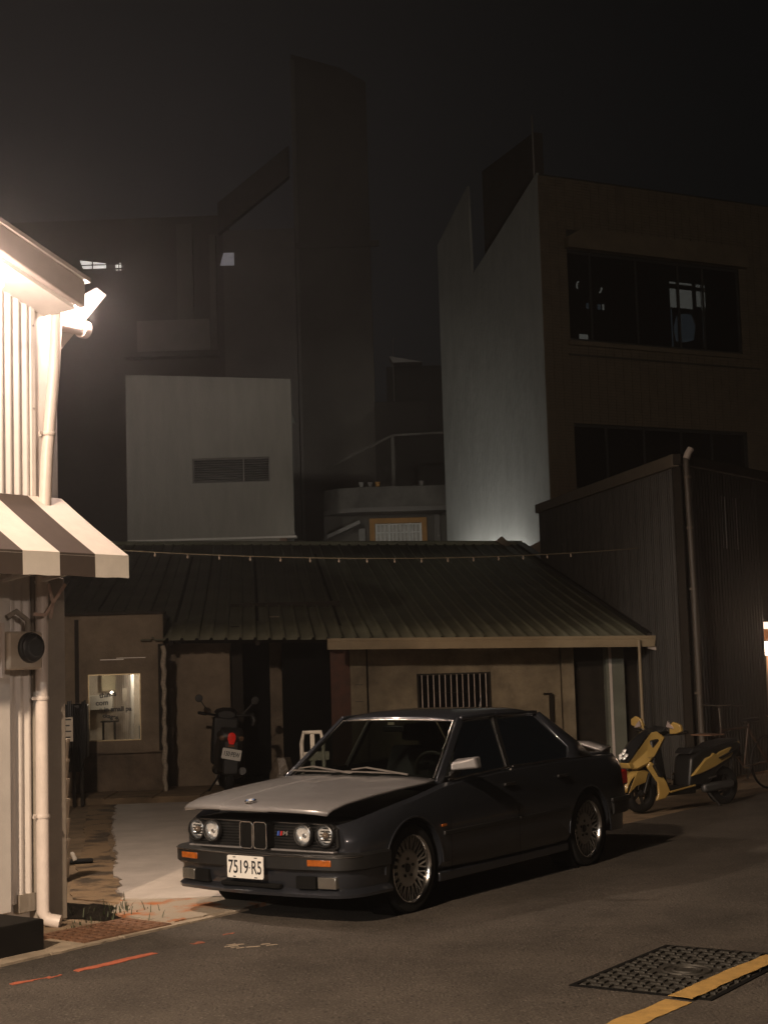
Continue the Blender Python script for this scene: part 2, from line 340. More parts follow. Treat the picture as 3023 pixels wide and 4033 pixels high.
# corners seen: left (.90,8.26) far (1.60,9.29) near (1.52,7.74) right (2.2,8.78)
mha = atan2(9.29-8.26, 1.60-.90)
man = empty('manhole_cover', (.90, 8.26, 0), mha, 'square cast iron manhole cover with raised studs under the yellow line', 'manhole cover')
MW, MD = 1.245, .80   # along the road, across it
fr = MB()
for a in ((0, MW, -MD, -MD+.03), (0, MW, -.03, 0), (0, .03, -MD+.03, -.03), (MW-.03, MW, -MD+.03, -.03)): fr.box(*a, -.05, .006)
fr.build('frame', blackmat, man)
MB().box(.034, MW-.034, -MD+.034, -.034, -.05, .002).build('plate', iron, man)
st = MB().prism([(-.028, -.014), (.028, -.014), (.028, .014), (-.028, .014)], 'z', 0, .012).mesh('stud'); st.materials.append(iron)
cx_, cy_ = MW*.5, -MD*.5
for i in range(15):
    for j in range(11):
        x = .07+i*(MW-.14)/14; y = -MD+.065+j*(MD-.13)/10
        if math.hypot(x-cx_, y-cy_) < .16: continue
        inst('stud', st, man, (x, y, .0), (0, 0, (pi/2 if (i+j) % 2 else 0)))
lug = MB()
for r in (.13, .075): lug.tube([(cx_+r*cos(2*pi*k/28), cy_+r*sin(2*pi*k/28), .004) for k in range(28)], .009, 6, True)
lug.build('ring', iron, man, smooth=40)
# yellow line: main band on road and over cover
def yl(a, b, w, z, nm, step=.05, amp=.008): return marking(sline(a, b, w), yellowl, z, nm, step, amp)
yl((.55, 6.72), (1.40, 7.83), .145, .004, 'yellow_line')
yl((1.41, 7.845), (2.14, 8.80), .135, .0185, 'yellow_line')
yl((2.15, 8.815), (6.4, 14.4), .14, .004, 'yellow_line')
# drain grate and near-black mound
gr = empty('drain_grate', (-1.93, 10.32, .016), A_ROAD-.05, 'rusty pierced iron drain grate in the kerb beside the downpipe', 'drain grate')
gw, gd = .72, .44
gm = MB()
nx, ny = 9, 6
for i in range(nx+1): gm.box(-gw/2+i*gw/nx-.018, -gw/2+i*gw/nx+.018, -gd/2, gd/2, -.03, .008)
for j in range(ny+1): gm.box(-gw/2-.018, gw/2+.018, -gd/2+j*gd/ny-.016, -gd/2+j*gd/ny+.016, -.03, .0065)
gm.build('bars', rust, gr)
MB().box(-gw/2, gw/2, -gd/2, gd/2, -.04, -.028).build('pit', blackmat, gr)
so = MB()
rows = []
for i in range(13):
    rows.append([(-2.42+.62*i/12+random.uniform(-.03, .03)-.012*j, 11.05+.085*j+random.uniform(-.02, .02)-.35*i/12, -.005+.05*sin(pi*i/12)*sin(pi*j/8)*random.uniform(.5, 1)) for j in range(9)])
so.grid(rows).build('dark_heap', dark_ground, smooth=60, kind='structure')  # low, uneven, near-black mound
wd = MB()
for k in range(110):
    t = random.random(); 
    if k % 3 == 0: c = Vector((-2.22+.2*random.random(), 10.35+.4*random.random(), 0))
    else: c = Vector((-1.98+.12*random.gauss(0, 1), 11.05+.16*random.gauss(0, 1), .01))
    a = random.uniform(0, 2*pi); h = random.uniform(.02, .075)*(1.2 if k % 3 else .6); w = .004
    d = Vector((cos(a), sin(a), 0)); q = Vector((-d.y, d.x, 0))*w; lean = d*h*random.uniform(.2, .9)
    wd.add([c-q, c+q, c+lean*.5+q*.8+Vector((0, 0, h*.7)), c+lean*.5-q*.8+Vector((0, 0, h*.7)), c+lean+Vector((0, 0, h))], [(0, 1, 2, 3), (3, 2, 4)])
w_ = wd.build('weeds', green); tag(w_, 'green weeds growing beside the drain grate', 'weeds', kind='stuff')

# ================================================================== LEFT SHOP BUILDING (local frame: x along road, y = -off)
LB = empty('corrugated_building', OL, A_ROAD, 'white corrugated metal building corner under a bright eave lamp', 'building')
def lb(off): return -off
def corr_sheet(x0, x1, z0, z1, y, pitch=.075, amp=.018, inv=1):
    zf = z1 if callable(z1) else (lambda q: z1)
    n = int((x1-x0)/pitch*6); r0, r1 = [], []
    for i in range(n+1):
        x = x0+(x1-x0)*i/n; ph = (x/pitch) % 1
        a = amp*(1 if .25 < ph < .6 else (0 if ph > .75 or ph < .1 else .5)); r0.append((x, y-a*inv, z0)); r1.append((x, y-a*inv, zf(x)))
    return MB().grid([r0, r1])
x = -4.1
while x < -.2:
    x1 = min(x+.8, -.16); corr_sheet(x, x1, .16, lambda q: 4.29-.33*q, 0.0).build('wall_sheet', whitecorr, LB, solid=.002); x = x1
MB().prism([(-4.2, 0), (.08, 0), (.08, 4.28), (-4.2, 5.6)], 'y', .04, 4.0).build('wall_core', whitem, LB)
MB().box(-.16, -.125, -.028, .04, 2.4, 4.6).build('corner_trim', whitem, LB)
MB().box(-.125, .10, -.006, .04, 2.38, 4.55).build('flat_panel', whitem, LB)
for z in (2.75, 2.95, 3.6, 4.2): MB().lathe([(.008, 0), (.008, .006)], (-.142, -.028, z), (0, -1, 0), 8).build('screw', rakem, LB)
MB().box(-.15, .13, -.035, .25, 0, 2.40).build('pillar', greypost, LB, bevel=.008)
MB().box(-.30, -.155, -.03, .03, .10, .22).build('base_flashing', greypost, LB)
MB().box(-.62, -.40, -.07, .03, .12, 2.36).build('door_post', whitem, LB, bevel=.008)
# sloped roof trim (rake) and soffit
def rz(s): return 4.40 - .33*s
rk = MB()
rk.prism([(-4.2, rz(-4.2)-.09), (.02, rz(.02)-.09), (.02, rz(.02)+.10), (-4.2, rz(-4.2)+.10)], 'y', -.40, -.33)
rk.build('roof_trim', rakem, LB, bevel=.012)
MB().prism([(-4.2, rz(-4.2)-.11), (-.02, rz(0)-.11), (-.02, rz(0)-.075), (-4.2, rz(-4.2)-.075)], 'y', -.33, .05).build('soffit', whitem, LB)
MB().prism([(-4.2, rz(-4.2)+.10), (.05, rz(.05)+.10), (.05, rz(.05)+.13), (-4.2, rz(-4.2)+.13)], 'y', -.42, 4.0).build('roof', rakem, LB)
# white gusset panel and duct beyond the corner
MB().prism([(.14, 4.03), (.66, 4.58), (.56, 4.62), (.36, 4.50), (.16, 4.55)], 'y', .05, .08).build('gusset_panel', whitem, LB)
MB().tube([(.12, .0, 4.26), (.34, .0, 4.26), (.341, .0, 4.26), (.40, .0, 4.26)], [.048, .048, .066, .066], 14).build('vent_duct', pvc, LB, smooth=40)
MB().lathe([(.001, 0), (.035, .01), (.04, .05), (.03, .09), (.001, .1)], (.20, -.04, 4.36), (0, 0, 1), 12).build('end_bulb', bulbm, LB, smooth=60)
MB().tube([(-1.25, -.42, 4.32), (-.75, -.42, 4.32)], .018, 10).build('assumed_eave_tube', bulbm, LB, smooth=60)  # tube assumed as source of the eave light
# downpipe
DP = empty('downpipe', L(0, 0, 0), A_ROAD, 'pale plastic downpipe on the pillar of the white building', 'drainpipe')
MB().tube([(.01, -.07, 4.42), (.03, -.09, 4.36), (.0, -.09, 3.9), (-.075, -.09, 3.25), (-.13, -.09, 2.45), (-.14, -.09, 1.8), (-.145, -.09, .09), (-.13, -.12, .04), (-.08, -.19, .02)], [.042, .042, .042, .045, .045, .045, .045, .046, .048], 14).build('pipe', pvc, DP, smooth=40)
for z, xx in ((3.42, -.06), (2.88, -.10), (.74, -.142), (1.55, -.142)):
    b = MB().lathe([(.05, -.014), (.054, 0), (.05, .014)], (xx, -.09, z), (0, 0, 1), 14, caps=False); b.bar((xx, -.06, z), (xx, 0, z), .02, .02); b.bar((xx-.05, -.09, z), (xx-.085, -.09, z), .012, .02)
    b.build('bracket', pvc, DP, smooth=40)
# step
stp = MB().box(-4.2, -.80, -.84, -.04, 0, .20).build('door_step', mat('black_stone', (.010, .009, .008), .7, vary=.3, scale=6, spec=.15), None, bevel=.012); stp.location = OL; stp.rotation_euler = (0, 0, A_ROAD)
tag(stp, 'black stone door step at the foot of the white building', 'step')
# meter box
ME = empty('meter_box', L(-.40, .11, 1.75), A_ROAD, 'beige electric meter box with a round dark dial on the white building', 'meter')
MB().prism([(-.15, 0), (.15, 0), (.15, .26), (-.15, .26)], 'y', -.12, .06).build('case', mat('beige_enamel', (.50, .42, .33), .5, vary=.1), ME, bevel=.02)
MB().lathe([(.105, 0), (.105, .02), (.095, .03), (.095, .045), (.07, .06), (.001, .062)], (.03, -.12, .15), (0, -1, 0), 24, caps=False).build('dial', black, ME, smooth=35)
MB().lathe([(.07, .061), (.06, .066), (.001, .068)], (.03, -.12, .15), (0, -1, 0), 24, caps=False).build('dial_glass', mat('smoked_glass', (.05, .05, .05), .12, vary=.1), ME)
MB().box(-.185, -.16, -.09, .08, -.05, .32).build('mounting_rail', pvc, ME)
MB().tube([(.12, -.0, .26), (.10, -.02, .34), (.0, -.02, .40), (-.06, .0, .36)], .02, 8).build('conduit', greypost, ME, smooth=40)
# tied strap beside awning
sp = MB()
for a, b in (((-.19, -.22, 2.34), (-.13, -.2, 2.21)), ((-.05, -.24, 2.34), (-.13, -.2, 2.21)), ((-.13, -.2, 2.21), (-.20, -.2, 2.125)), ((-.13, -.2, 2.21), (-.155, -.2, 2.10)), ((-.20, -.2, 2.125), (-.30, -.19, 2.13))):
    sp.bar(a, b, .022, .008, (0, 1, 0))
o = sp.build('tied_strap', mat('pink_beige_strap', (.50, .36, .29), .7, vary=.2)); o.location = OL; o.rotation_euler = (0, 0, A_ROAD); tag(o, 'beige strap knotted below the awning corner', 'strap')
# awning
AW = empty('awning', L(0, 0, 0), A_ROAD, 'striped cream and dark canvas awning on the white building', 'awning')
def awp(s, t, dz=0): return (s, -.03-.67*t, 2.97-.455*t-.008*sin(pi*t)+dz)
bnd = [.11-.315*i for i in range(14)]
for i in range(13):
    m_ = stripe_w if i % 2 == 0 else stripe_d; a, b = bnd[i+1], bnd[i]
    rows = [[awp(a+(b-a)*k/3, j/6) for k in range(4)] for j in range(7)]
    rows.append([(a+(b-a)*k/3, -.702, 2.36+random.uniform(-.003, .003)) for k in range(4)])
    MB().grid(rows).build('canvas_stripe', m_, AW, solid=.003)
fm = MB(); fm.tube([(-4, -.69, 2.50), (.105, -.69, 2.50)], .012, 6); fm.tube([(.105, -.69, 2.5), (.105, -.04, 2.94)], .012, 6)
fm.tube([(-4, -.04, 2.94), (.105, -.04, 2.94)], .012, 6); fm.bar((-.15, -.05, 2.36), (-.13, -.62, 2.44), .03, .02); fm.bar((-.45, -.05, 2.36), (-.43, -.62, 2.44), .03, .02)
fm.build('frame', whitem, AW, smooth=40)

# ================================================================== STREET LAMP (assumed, out of view, as source of the warm light)
SL = empty('assumed_street_lamp', (-6.6, 2.3, 0), 0, 'assumed tall grey street lamp, out of view, leaning out over the near road', 'street lamp')
MB().tube([(0, 0, 0), (0, 0, 5.5), (.1, 0, 6.5), (.7, -.25, 6.85), (2.1, -.75, 6.95)], [.09, .07, .06, .045, .04], 10).build('pole', rakem, SL, smooth=40)
MB().lathe([(.05, .12), (.16, .06), (.2, 0), (.19, -.01)], (2.4, -.8, 6.9), (0, 0, 1), 20).build('lamp_head', rakem, SL, smooth=40)

# ================================================================== LOW HOUSE
H0 = Vector((-3.19, 20.98, 0)); HA = atan2(.62, 6.94); HE = Vector((cos(HA), sin(HA), 0)); HN = Vector((-sin(HA), cos(HA), 0))
HOU = empty('low_house', H0, HA, 'single storey ochre plastered house with a green metal roof', 'house')
SL_E = -.0215  # eave drops slightly to the right
def roofp(x, r, dz=0): return (x, r, 2.10+SL_E*x+.205*r-.05*sin(pi*min(r, 10)/10)+dz)
def roof_sheet(x0, x1, r0, r1, dz):
    rows = []; prof = []
    k = x0
    while k < x1-1e-6:
        prof += [(k, 0), (k+.140, 0), (k+.150, .032), (k+.182, .032), (k+.192, 0)]; k += .2
    prof = [p for p in prof if p[0] <= x1+.05]
    for j in range(7):
        r = r0+(r1-r0)*j/6; rows.append([roofp(px, r, dz+pz) for px, pz in prof])
    return MB().grid(rows)
for i in range(13):
    x0 = -3.4+.8*i; 
    if x0 > 6.4: break
    roof_sheet(x0, x0+.8, .35 if x0 < -.3 else random.uniform(-.04, .02), 10.3, random.uniform(0, .012)).build('roof_sheet', roofgreen, HOU, smooth=20, solid=.004)
MB().tube([roofp(-3.4, 10.3, .03), roofp(7.0, 10.3, .03)], .06, 8).build('ridge_cap', roofgreen, HOU, smooth=40)
# small light stain boards lying on the roof edge at the right
MB().prism([(6.98, -.05), (7.16, -.05), (7.16, 10.3), (6.98, 10.3)], 'z', 0, .05)
rr = MB(); rr.bar(roofp(6.95, 0, .04), roofp(6.95, 10.2, .04), .16, .05); rr.build('verge_flashing', darkcorr, HOU)
# gutter on the right part
gz0 = lambda x: 2.115+SL_E*x*.9-.005
gt = MB(); xa, xb = 2.36, 6.93
prof = [(-.16, -.155), (-.17, -.06), (-.165, -.045), (-.172, -.03), (-.172, 0), (-.155, 0), (-.15, -.13), (-.02, -.13), (-.02, 0), (0, 0), (0, -.155)]
k0 = len(gt.v); n_ = len(prof)
for xx in (xa, xb):
    for (yo, zo) in prof: gt.v.append((xx, yo-.02, gz0(xx)+zo))
for j in range(n_): gt.f.append((j, (j+1) % n_, n_+(j+1) % n_, n_+j))
gt.f.append(tuple(range(n_))); gt.f.append(tuple(range(n_, 2*n_)))
gt.box(xa-.004, xa, -.19, -.02, gz0(xa)-.155, gz0(xa)); 
gt.add([(xb, -.19, gz0(xb)), (xb+.02, -.19, gz0(xb)), (xb+.0, -.02, gz0(xb)), (xb, -.19, gz0(xb)-.12), (xb-.12, -.17, gz0(xb)-.15), (xb, -.02, gz0(xb)-.15)], [(0, 1, 3), (0, 2, 1), (1, 2, 5, 3)])
gt.build('gutter', gutterm, HOU)
# gutter outlet pipe to the right corner
MB().tube([(6.86, -.08, 1.83), (7.05, -.14, 1.77), (7.40, -.6, 1.62), (7.42, -.8, 1.55)], .035, 8).build('outlet_pipe', pvc, HOU, smooth=40)
# front wall of the right part: plaster with a barred window
wy = .84
def wbox(m, x0, x1, z0, z1, y0=wy, y1=wy+.2): return m.box(x0, x1, y0, y1, z0, z1)
wx0, wx1, wz0, wz1 = 3.68, 4.75, .95, 1.53
wm = MB(); wbox(wm, 2.98, wx0, .05, 2.12); wbox(wm, wx1, 5.78, .05, 2.10); wbox(wm, wx0, wx1, .05, wz0); wbox(wm, wx0, wx1, wz1, 2.10)
wm.build('wall', plaster, HOU)
MB().box(2.72, 2.955, wy-.03, wy+.2, .05, 2.14).build('pier', plaster, HOU, bevel=.01)
for z in (1.16, 1.40): MB().box(2.78, 2.90, wy-.034, wy-.031, z, z+.006).build('tie_strip', chrome, HOU)
MB().box(2.955, 2.98, wy+.06, wy+.2, .05, 2.1).build('joint', darkwood, HOU)
bw = MB(); 
for a in ((wx0, wx1, wz1-.03, wz1), (wx0, wx1, wz0, wz0+.03), (wx0, wx0+.03, wz0+.03, wz1-.03), (wx1-.03, wx1, wz0+.03, wz1-.03)): bw.box(a[0], a[1], wy-.02, wy+.06, a[2], a[3])
win = bw.build('window', darkwood, HOU)
MB().box(wx0+.03, wx1-.03, wy+.10, wy+.11, wz0+.03, wz1-.03).build('pane', glass_win, win)
MB().box(wx0+.03, wx1-.03, wy+.15, wy+.2, wz0, wz1).build('backing', blackmat, win)
for k in range(12):
    xx = wx0+.07+k*(wx1-wx0-.14)/11; MB().tube([(xx, wy-.03, wz0+.02), (xx, wy-.03, wz1-.02)], .0075, 6).build('bar', pvc, win, smooth=60)
MB().tube([(wx0, wy-.03, wz0+.30), (wx1, wy-.03, wz0+.30)], .006, 6).build('bar', darkwood, win)
# door end
MB().box(5.80, 5.98, wy-.05, wy+.2, .05, 2.09).build('pier', plaster, HOU, bevel=.01)
dg = MB(); dg.box(5.52, 5.64, wy-.05, wy-.001, 1.18, 1.20); dg.box(5.60, 5.66, wy-.05, wy-.001, .78, 1.18); dg.build('meter_bracket', darkwood, HOU)
MB().box(5.98, 6.45, wy+.12, wy+.2, .05, 2.08).build('door', darkwood, HOU)
MB().box(6.45, 6.72, wy-.06, wy+.2, .05, 2.07).build('pier', mat('grey_green_plaster', (.17, .175, .14), .9, vary=.2, scale=3), HOU, bevel=.01)
MB().box(6.49, 6.53, wy-.075, wy-.061, .05, 2.0).build('conduit', pvc, HOU)
MB().box(6.72, 7.1, wy+.1, wy+.2, .05, 2.06).build('side_panel', darkwood, HOU)
# carport: back wall, posts, red door
cb = MB(); cb.box(.1, 1.0, .86, 1.0, .05, 2.24); cb.build('carport_wall', plaster2, HOU); MB().box(1.0, 2.72, 2.9, 3.05, .05, 2.7).build('carport_recess', darkwood, HOU)
MB().box(.02, .1, .15, .86, .05, 2.06).build('carport_side', plaster2, HOU)
MB().box(1.02, 1.18, 1.0, 1.16, .05, 2.3).build('post', darkwood, HOU)
MB().box(1.58, 1.76, 1.9, 2.05, .05, 2.45).build('post', plaster2, HOU)
MB().box(2.44, 2.72, wy+.05, wy+.12, .05, 2.1).build('door', redwood, HOU)
MB().box(1.18, 1.58, 2.3, 2.35, .05, 2.4).build('black_sheet', blackmat, HOU); MB().box(1.76, 2.44, 1.2, 1.25, .05, 2.25).build('black_sheet', blackmat, HOU)  # flat matt black sheets across two carport bays
rf = MB()
for xx in (.2, 1.4, 2.6): rf.bar(roofp(xx, .1, -.05), roofp(xx, 10, -.05), .06, .08)
rf.bar(roofp(-3.3, .35, -.06), roofp(7, .35, -.06), .07, .08)
rf.build('rafter', darkwood, HOU)
MB().box(-.8, 7.0, 3.05, 10.2, 0, 2.3).build('rear_block', plaster2, HOU)
# little chimney block on ridge end and brown return wall
MB().prism([(6.42, 4.14), (6.62, 4.02), (6.75, 4.06), (6.55, 4.24)], 'y', 10.1, 10.3).build('ridge_block', plinth_m, HOU)

# wrapped post under the eave
WP = MB(); path = []
for k in range(24): path.append((.012*sin(k*2.1), .008*cos(k*1.7), .05+1.98*k/23))
WP = WP.tube(path, [.028+.008*abs(sin(k*2.9)) for k in range(24)], 8).build('wrapped_post', mat('pale_wrapping', (.42, .36, .29), .9, vary=.35, scale=30, bump=.6), None, smooth=60)
WP.location = (-3.06, 20.85, 0); tag(WP, 'thin post wrapped in pale cloth under the left end of the eave', 'post')

# shop annex with lettered window
AX = empty('shop_annex', (-4.45, 20.95, 0), .09, 'brown plastered shop front with a small lettered window', 'shop')
ax_w = 1.36
v0, v1, q0, q1 = .335, 1.045, .755, 1.665
am = MB(); am.box(-2.6, v0, 0, .18, .6, 2.48); am.box(v1, ax_w, 0, .18, .6, 2.48); am.box(v0, v1, 0, .18, .6, q0); am.box(v0, v1, 0, .18, q1, 2.48)
am.build('wall', plaster2, AX)
MB().box(-2.6, ax_w-.002, .02, .2, .05, .6).build('plinth', plinth_m, AX)
MB().box(-2.6, ax_w+.02, -.03, .0, .585, .605).build('plinth_ledge', plinth_m, AX)
MB().box(-2.62, ax_w+.03, -.06, .4, 2.475, 2.515).build('eave_board', darkwood, AX)
MB().box(ax_w-.07, ax_w, -.02, -.001, .6, 2.06).build('edge_board', darkwood, AX)
MB().box(.16, .215, -.02, -.001, .62, 2.42).build('cover_strip', darkwood, AX)
MB().box(-2.6, ax_w, .2, 4.5, 2.44, 2.50).build('roof', roofgreen, AX)
MB().box(-2.6, -2.5, .2, 4.5, 0, 2.5).build('side_wall', plaster2, AX)
MB().box(.5, .82, -.004, -.001, 1.855, 1.868).build('sign_rail', chrome, AX); MB().box(.72, 1.12, -.004, -.001, 1.875, 1.885).build('sign_rail', chrome, AX)
fr = MB()
for a in ((v0, v1, q0, q0+.014), (v0, v1, q1-.014, q1), (v0, v0+.014, q0+.014, q1-.014), (v1-.014, v1, q0+.014, q1-.014)): fr.box(a[0], a[1], -.012, .05, a[2], a[3])
wf = fr.build('window', mat('brass_edge', (.55, .45, .28), .35, metal=.8, vary=.1), AX)
MB().box(v0+.014, v1-.014, .012, .018, q0+.014, q1-.014).build('pane', glass_clear, wf)
tx = basis((1, 0, 0), (0, 0, 1), (0, -1, 0), (0, 0, 0))
for bodyt, xx, zz, sz, tilt in (('things', .60, 1.385, .098, .12), ('com', .52, 1.275, .098, .05), ('e in small pa', .70, 1.185, .088, 0), ('ckages.', .64, 1.085, .08, -.18)):
    text('lettering', bodyt, sz, ink, wf, Matrix.Translation((xx, .008, zz)) @ Matrix.Rotation(-tilt, 4, 'Y') @ tx, 1.0, .0008, .0032)
# lit room added behind the pane in place of its reflection
IN = empty('reflection_room', (-4.45, 20.95, 0), .09, 'added lit room with a white post standing in for the window reflection', 'room')
MB().box(-.3, 1.34, 1.30, 1.34, .05, 2.46).build('back_wall', mat('room_wall', (.58, .50, .41), .9, vary=.15), IN)
MB().box(-.34, -.30, .2, 1.34, .05, 2.46).build('room_side', plaster2, IN)
MB().box(1.335, 1.352, .2, 1.34, .05, 2.46).build('room_side', plaster2, IN)
MB().box(-.3, 1.34, .2, 1.3, .04, .07).build('room_floor', concrete_br, IN)
for k in range(9): MB().box(.60+k*.03, .618+k*.03, 1.27, 1.30, .3, 2.2).build('slat', pvc, IN)
MB().tube([(.845, .9, .1), (.865, .9, 2.3)], .033, 12).build('white_post', whitem, IN, smooth=40)
MB().box(.0, .56, 1.1, 1.28, 1.15, 1.36).build('counter_board', whitepl, IN, bevel=.01)
MB().box(.40, .60, 1.24, 1.29, 1.42, 2.3).build('curtain', mat('cream_curtain', (.60, .52, .36), .9, vary=.1), IN)
MB().box(.73, .80, .80, .81, 1.28, 1.46).build('notice', paper, IN)
tb = MB(); tb.box(.42, .66, .8, 1.1, .98, 1.0); tb.box(.44, .47, .82, .85, .07, .98); tb.box(.60, .63, .82, .85, .07, .98); tb.build('stool', darkwood, IN)
MB().box(.95, 1.3, .9, 1.2, .3, .92).build('blue_crate', mat('blue_grey_box', (.13, .17, .2), .7), IN, bevel=.01)
MB().lathe([(.001, 0), (.02, .01), (.024, .03), (.001, .05)], (.56, 1.06, 1.37), (0, 0, 1), 10).build('added_bulb', mat('small_bulb', (1, .9, .8), .4, emit=(1, .85, .7), estr=12), IN)  # bulb invented for the added room

# ================================================================== DARK CORRUGATED SHED (right)
D0 = Vector((3.90, 20.05, 0))
SH = empty('corrugated_shed', D0, 0, 'dark corrugated metal shed with a pale sloping roof trim', 'shed')
d1 = Vector((-.0975, .995, 0)); d2 = Vector((.583, .813, 0))
def vsheet(p0, d, n, a, b, zt0, zt1, tot):
    k = 6*4; r0, r1 = [], []
    for i in range(k*2+1):
        t = a+(b-a)*i/(k*2); ph = (t/.1) % 1; am = .022 if .3 < ph < .7 else 0
        p = p0+d*t+n*am; r0.append((p.x, p.y, .02)); r1.append((p.x, p.y, zt0+(zt1-zt0)*t/tot))
    return MB().grid([r0, r1])
n1 = Vector((-.995, -.0975, 0)); n2 = Vector((.813, -.583, 0))
for i in range(12): vsheet(Vector((0, 0, 0)), d1, n1, i*.77, (i+1)*.77, 4.22, 4.52, 9.24).build('wall_sheet', darkcorr, SH, solid=.003)
for i in range(4):
    vsheet(Vector((.02, 0, 0)), d2, n2, i*.63+.06, (i+1)*.63+.06, 4.22, 4.22, 3).build('wall_sheet', darkcorr, SH, solid=.003)
# wall over the shop opening
r0, r1 = [], []
for i in range(60):
    t = 2.58+i*.05; ph = i % 2; p = Vector((.02, 0, 0))+d2*t+n2*(.02*ph); r0.append((p.x, p.y, 2.17)); r1.append((p.x, p.y, 4.22))
MB().grid([r0, r1]).build('upper_sheet', darkcorr, SH, solid=.003)
tr = MB(); tr.bar(Vector((-.03, -.03, 4.26)), d1*9.3+Vector((-.03, 0, 4.56)), .10, .17); tr.build('roof_trim', trimbr, SH, bevel=.01)
tr = MB(); tr.bar(Vector((-.02, -.08, 4.27)), d2*6+Vector((.02, -.08, 4.27)), .12, .14); tr.build('roof_trim', darkwood, SH, bevel=.01)
MB().prism([(0, 0), (d1.x*9.2, d1.y*9.2), (d1.x*9.2+8, 9.2), (d2.x*6, d2.y*6)], 'z', 4.18, 4.24).build('roof', darkcorr, SH)
MB().bar((-.03, -.05, 0), (-.03, -.05, 4.16), .10, .10, (0, 1, 0)).build('corner_trim', darkwood, SH)
vp = MB(); pb = d2*1.30+n2*.03; 
for k in range(5):
    p = pb+d2*(k*.13); vp.tube([(p.x, p.y, 3.15), (p.x, p.y, 3.88)], .010, 6)
vp.build('vent_bars', mat('dull_steel', (.30, .29, .28), .4, metal=.7), SH, smooth=60)
sd = empty('shed_downpipe', (3.99, 19.90, 0), 0, 'dark brown downpipe on the corner of the dark shed', 'drainpipe')
MB().tube([(.06, .02, 4.36), (.0, 0, 4.27), (.0, 0, 4.1), (.02, 0, 2.6), (.03, 0, .05)], .042, 10).build('pipe', mat('grey_brown_pipe', (.085, .07, .056), .5, vary=.15), sd, smooth=40)
MB().tube([(.075, .02, 4.40), (.03, .01, 4.33), (.0, 0, 4.26)], .046, 10).build('elbow', pvc, sd, smooth=40)
for z in (4.02, 3.35, 2.55, 1.2): MB().lathe([(.05, -.015), (.05, .015)], (.008, 0, z), (0, 0, 1), 10).build('bracket', trimbr, sd)

# thin pole before the shed
TP = MB().tube([(0, 0, 0), (.0, 0, 1.92)], .022, 8).build('thin_pole', gutterm, None, smooth=40); TP.location = (3.50, 21.35, 0); tag(TP, 'thin pale pole under the right end of the gutter', 'pole')

# lit shop at the right edge of the picture
SP = empty('lit_shop', D0+d2*2.585, 0, 'brightly lit orange shop front beyond the dark shed', 'shop')
base = Vector((0, 0, 0))
MB().bar((0, .0, 2.08), d2*4+Vector((0, 0, 2.08)), .10, .10).build('sign_tube', mat('shop_tube', (1, .9, .8), .4, emit=(1, .70, .52), estr=2.2), SP)
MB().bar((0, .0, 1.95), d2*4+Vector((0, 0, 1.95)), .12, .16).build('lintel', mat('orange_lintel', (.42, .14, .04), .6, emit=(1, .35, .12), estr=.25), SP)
MB().bar(Vector((0, .02, 1.75)), d2*4+Vector((0, .02, 1.75)), .05, .20).build('light_box', mat('shop_box', (1, .9, .8), .4, emit=(1, .82, .64), estr=5), SP)
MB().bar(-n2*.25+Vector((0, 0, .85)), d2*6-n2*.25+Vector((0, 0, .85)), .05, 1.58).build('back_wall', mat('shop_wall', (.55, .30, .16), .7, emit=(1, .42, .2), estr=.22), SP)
MB().bar(d2*.05+Vector((0, 0, .02)), d2*.05+Vector((0, 0, 1.64)), .05, .08, (0, 1, 0)).build('door_post', mat('shop_post', (.6, .4, .25), .6), SP)
q_ = d2*.28; MB().box(q_.x-.06, q_.x+.06, q_.y-.06, q_.y+.06, .98, 1.10).build('green_label', mat('green_card', (.05, .4, .2), .6, emit=(.1, .8, .35), estr=.3), SP)

# ================================================================== RIGHT TILED BUILDING
T0 = Vector((3.52, 32.0, 0)); TA = atan2(.46, .89)
TB = empty('tiled_building', T0, TA, 'dark three storey building with thin brown tiles and a grey rendered side', 'building')
# facade core with two window strips
fz = [(0, 5.2), (6.67, 8.5), (10.48, 12.1)]
fc = MB()
for z0, z1 in fz: fc.box(.05, 9, 0.02, .3, z0, z1)
for z0, z1 in ((5.2, 6.67), (8.5, 10.48)): fc.box(.05, .67, .02, .3, z0, z1); fc.box(5.45, 9, .02, .3, z0, z1)
fc.build('facade', groutm, TB)
MB().box(0.3, 9, .9, 1.0, 4, 11.9).build('dark_interior', blackmat, TB)
MB().prism([(.05, .4), (9, .4), (9, 6), (.75, 5.5)], 'z', 10.50, 10.56).build('roof', groutm, TB)
# tiles: the nearest 300 singly, the rest joined
tl = MB().box(0, .218, 0, .016, 0, .054).mesh('tile'); tl.materials.append(tilem)
pos = []
r_ = 0; z = 4.0
while z < 12.04:
    k = 0; xx = .006
    while xx < 6.9:
        win_ = ((5.2 < z+.03 < 6.70) or (8.47 < z+.03 < 10.95)) and .60 < xx+.11 < 5.52
        if not win_ and not (xx > 2.5 and z < 4.9): pos.append((xx, z))
        xx += .226
    z += .0625
pos.sort(key=lambda p: (p[0]+1.2*abs(p[1]-6.5)))
for p in pos[:290]: inst('tile', tl, TB, (p[0], .002+random.uniform(-.003, .003), p[1]))
rest = MB()
for p in pos[290:]:
    d = random.uniform(-.003, .003); rest.box(p[0], p[0]+.218, .002+d, .018+d, p[1], p[1]+.054)
rest.build('tile_field', tilem, TB, kind='stuff')
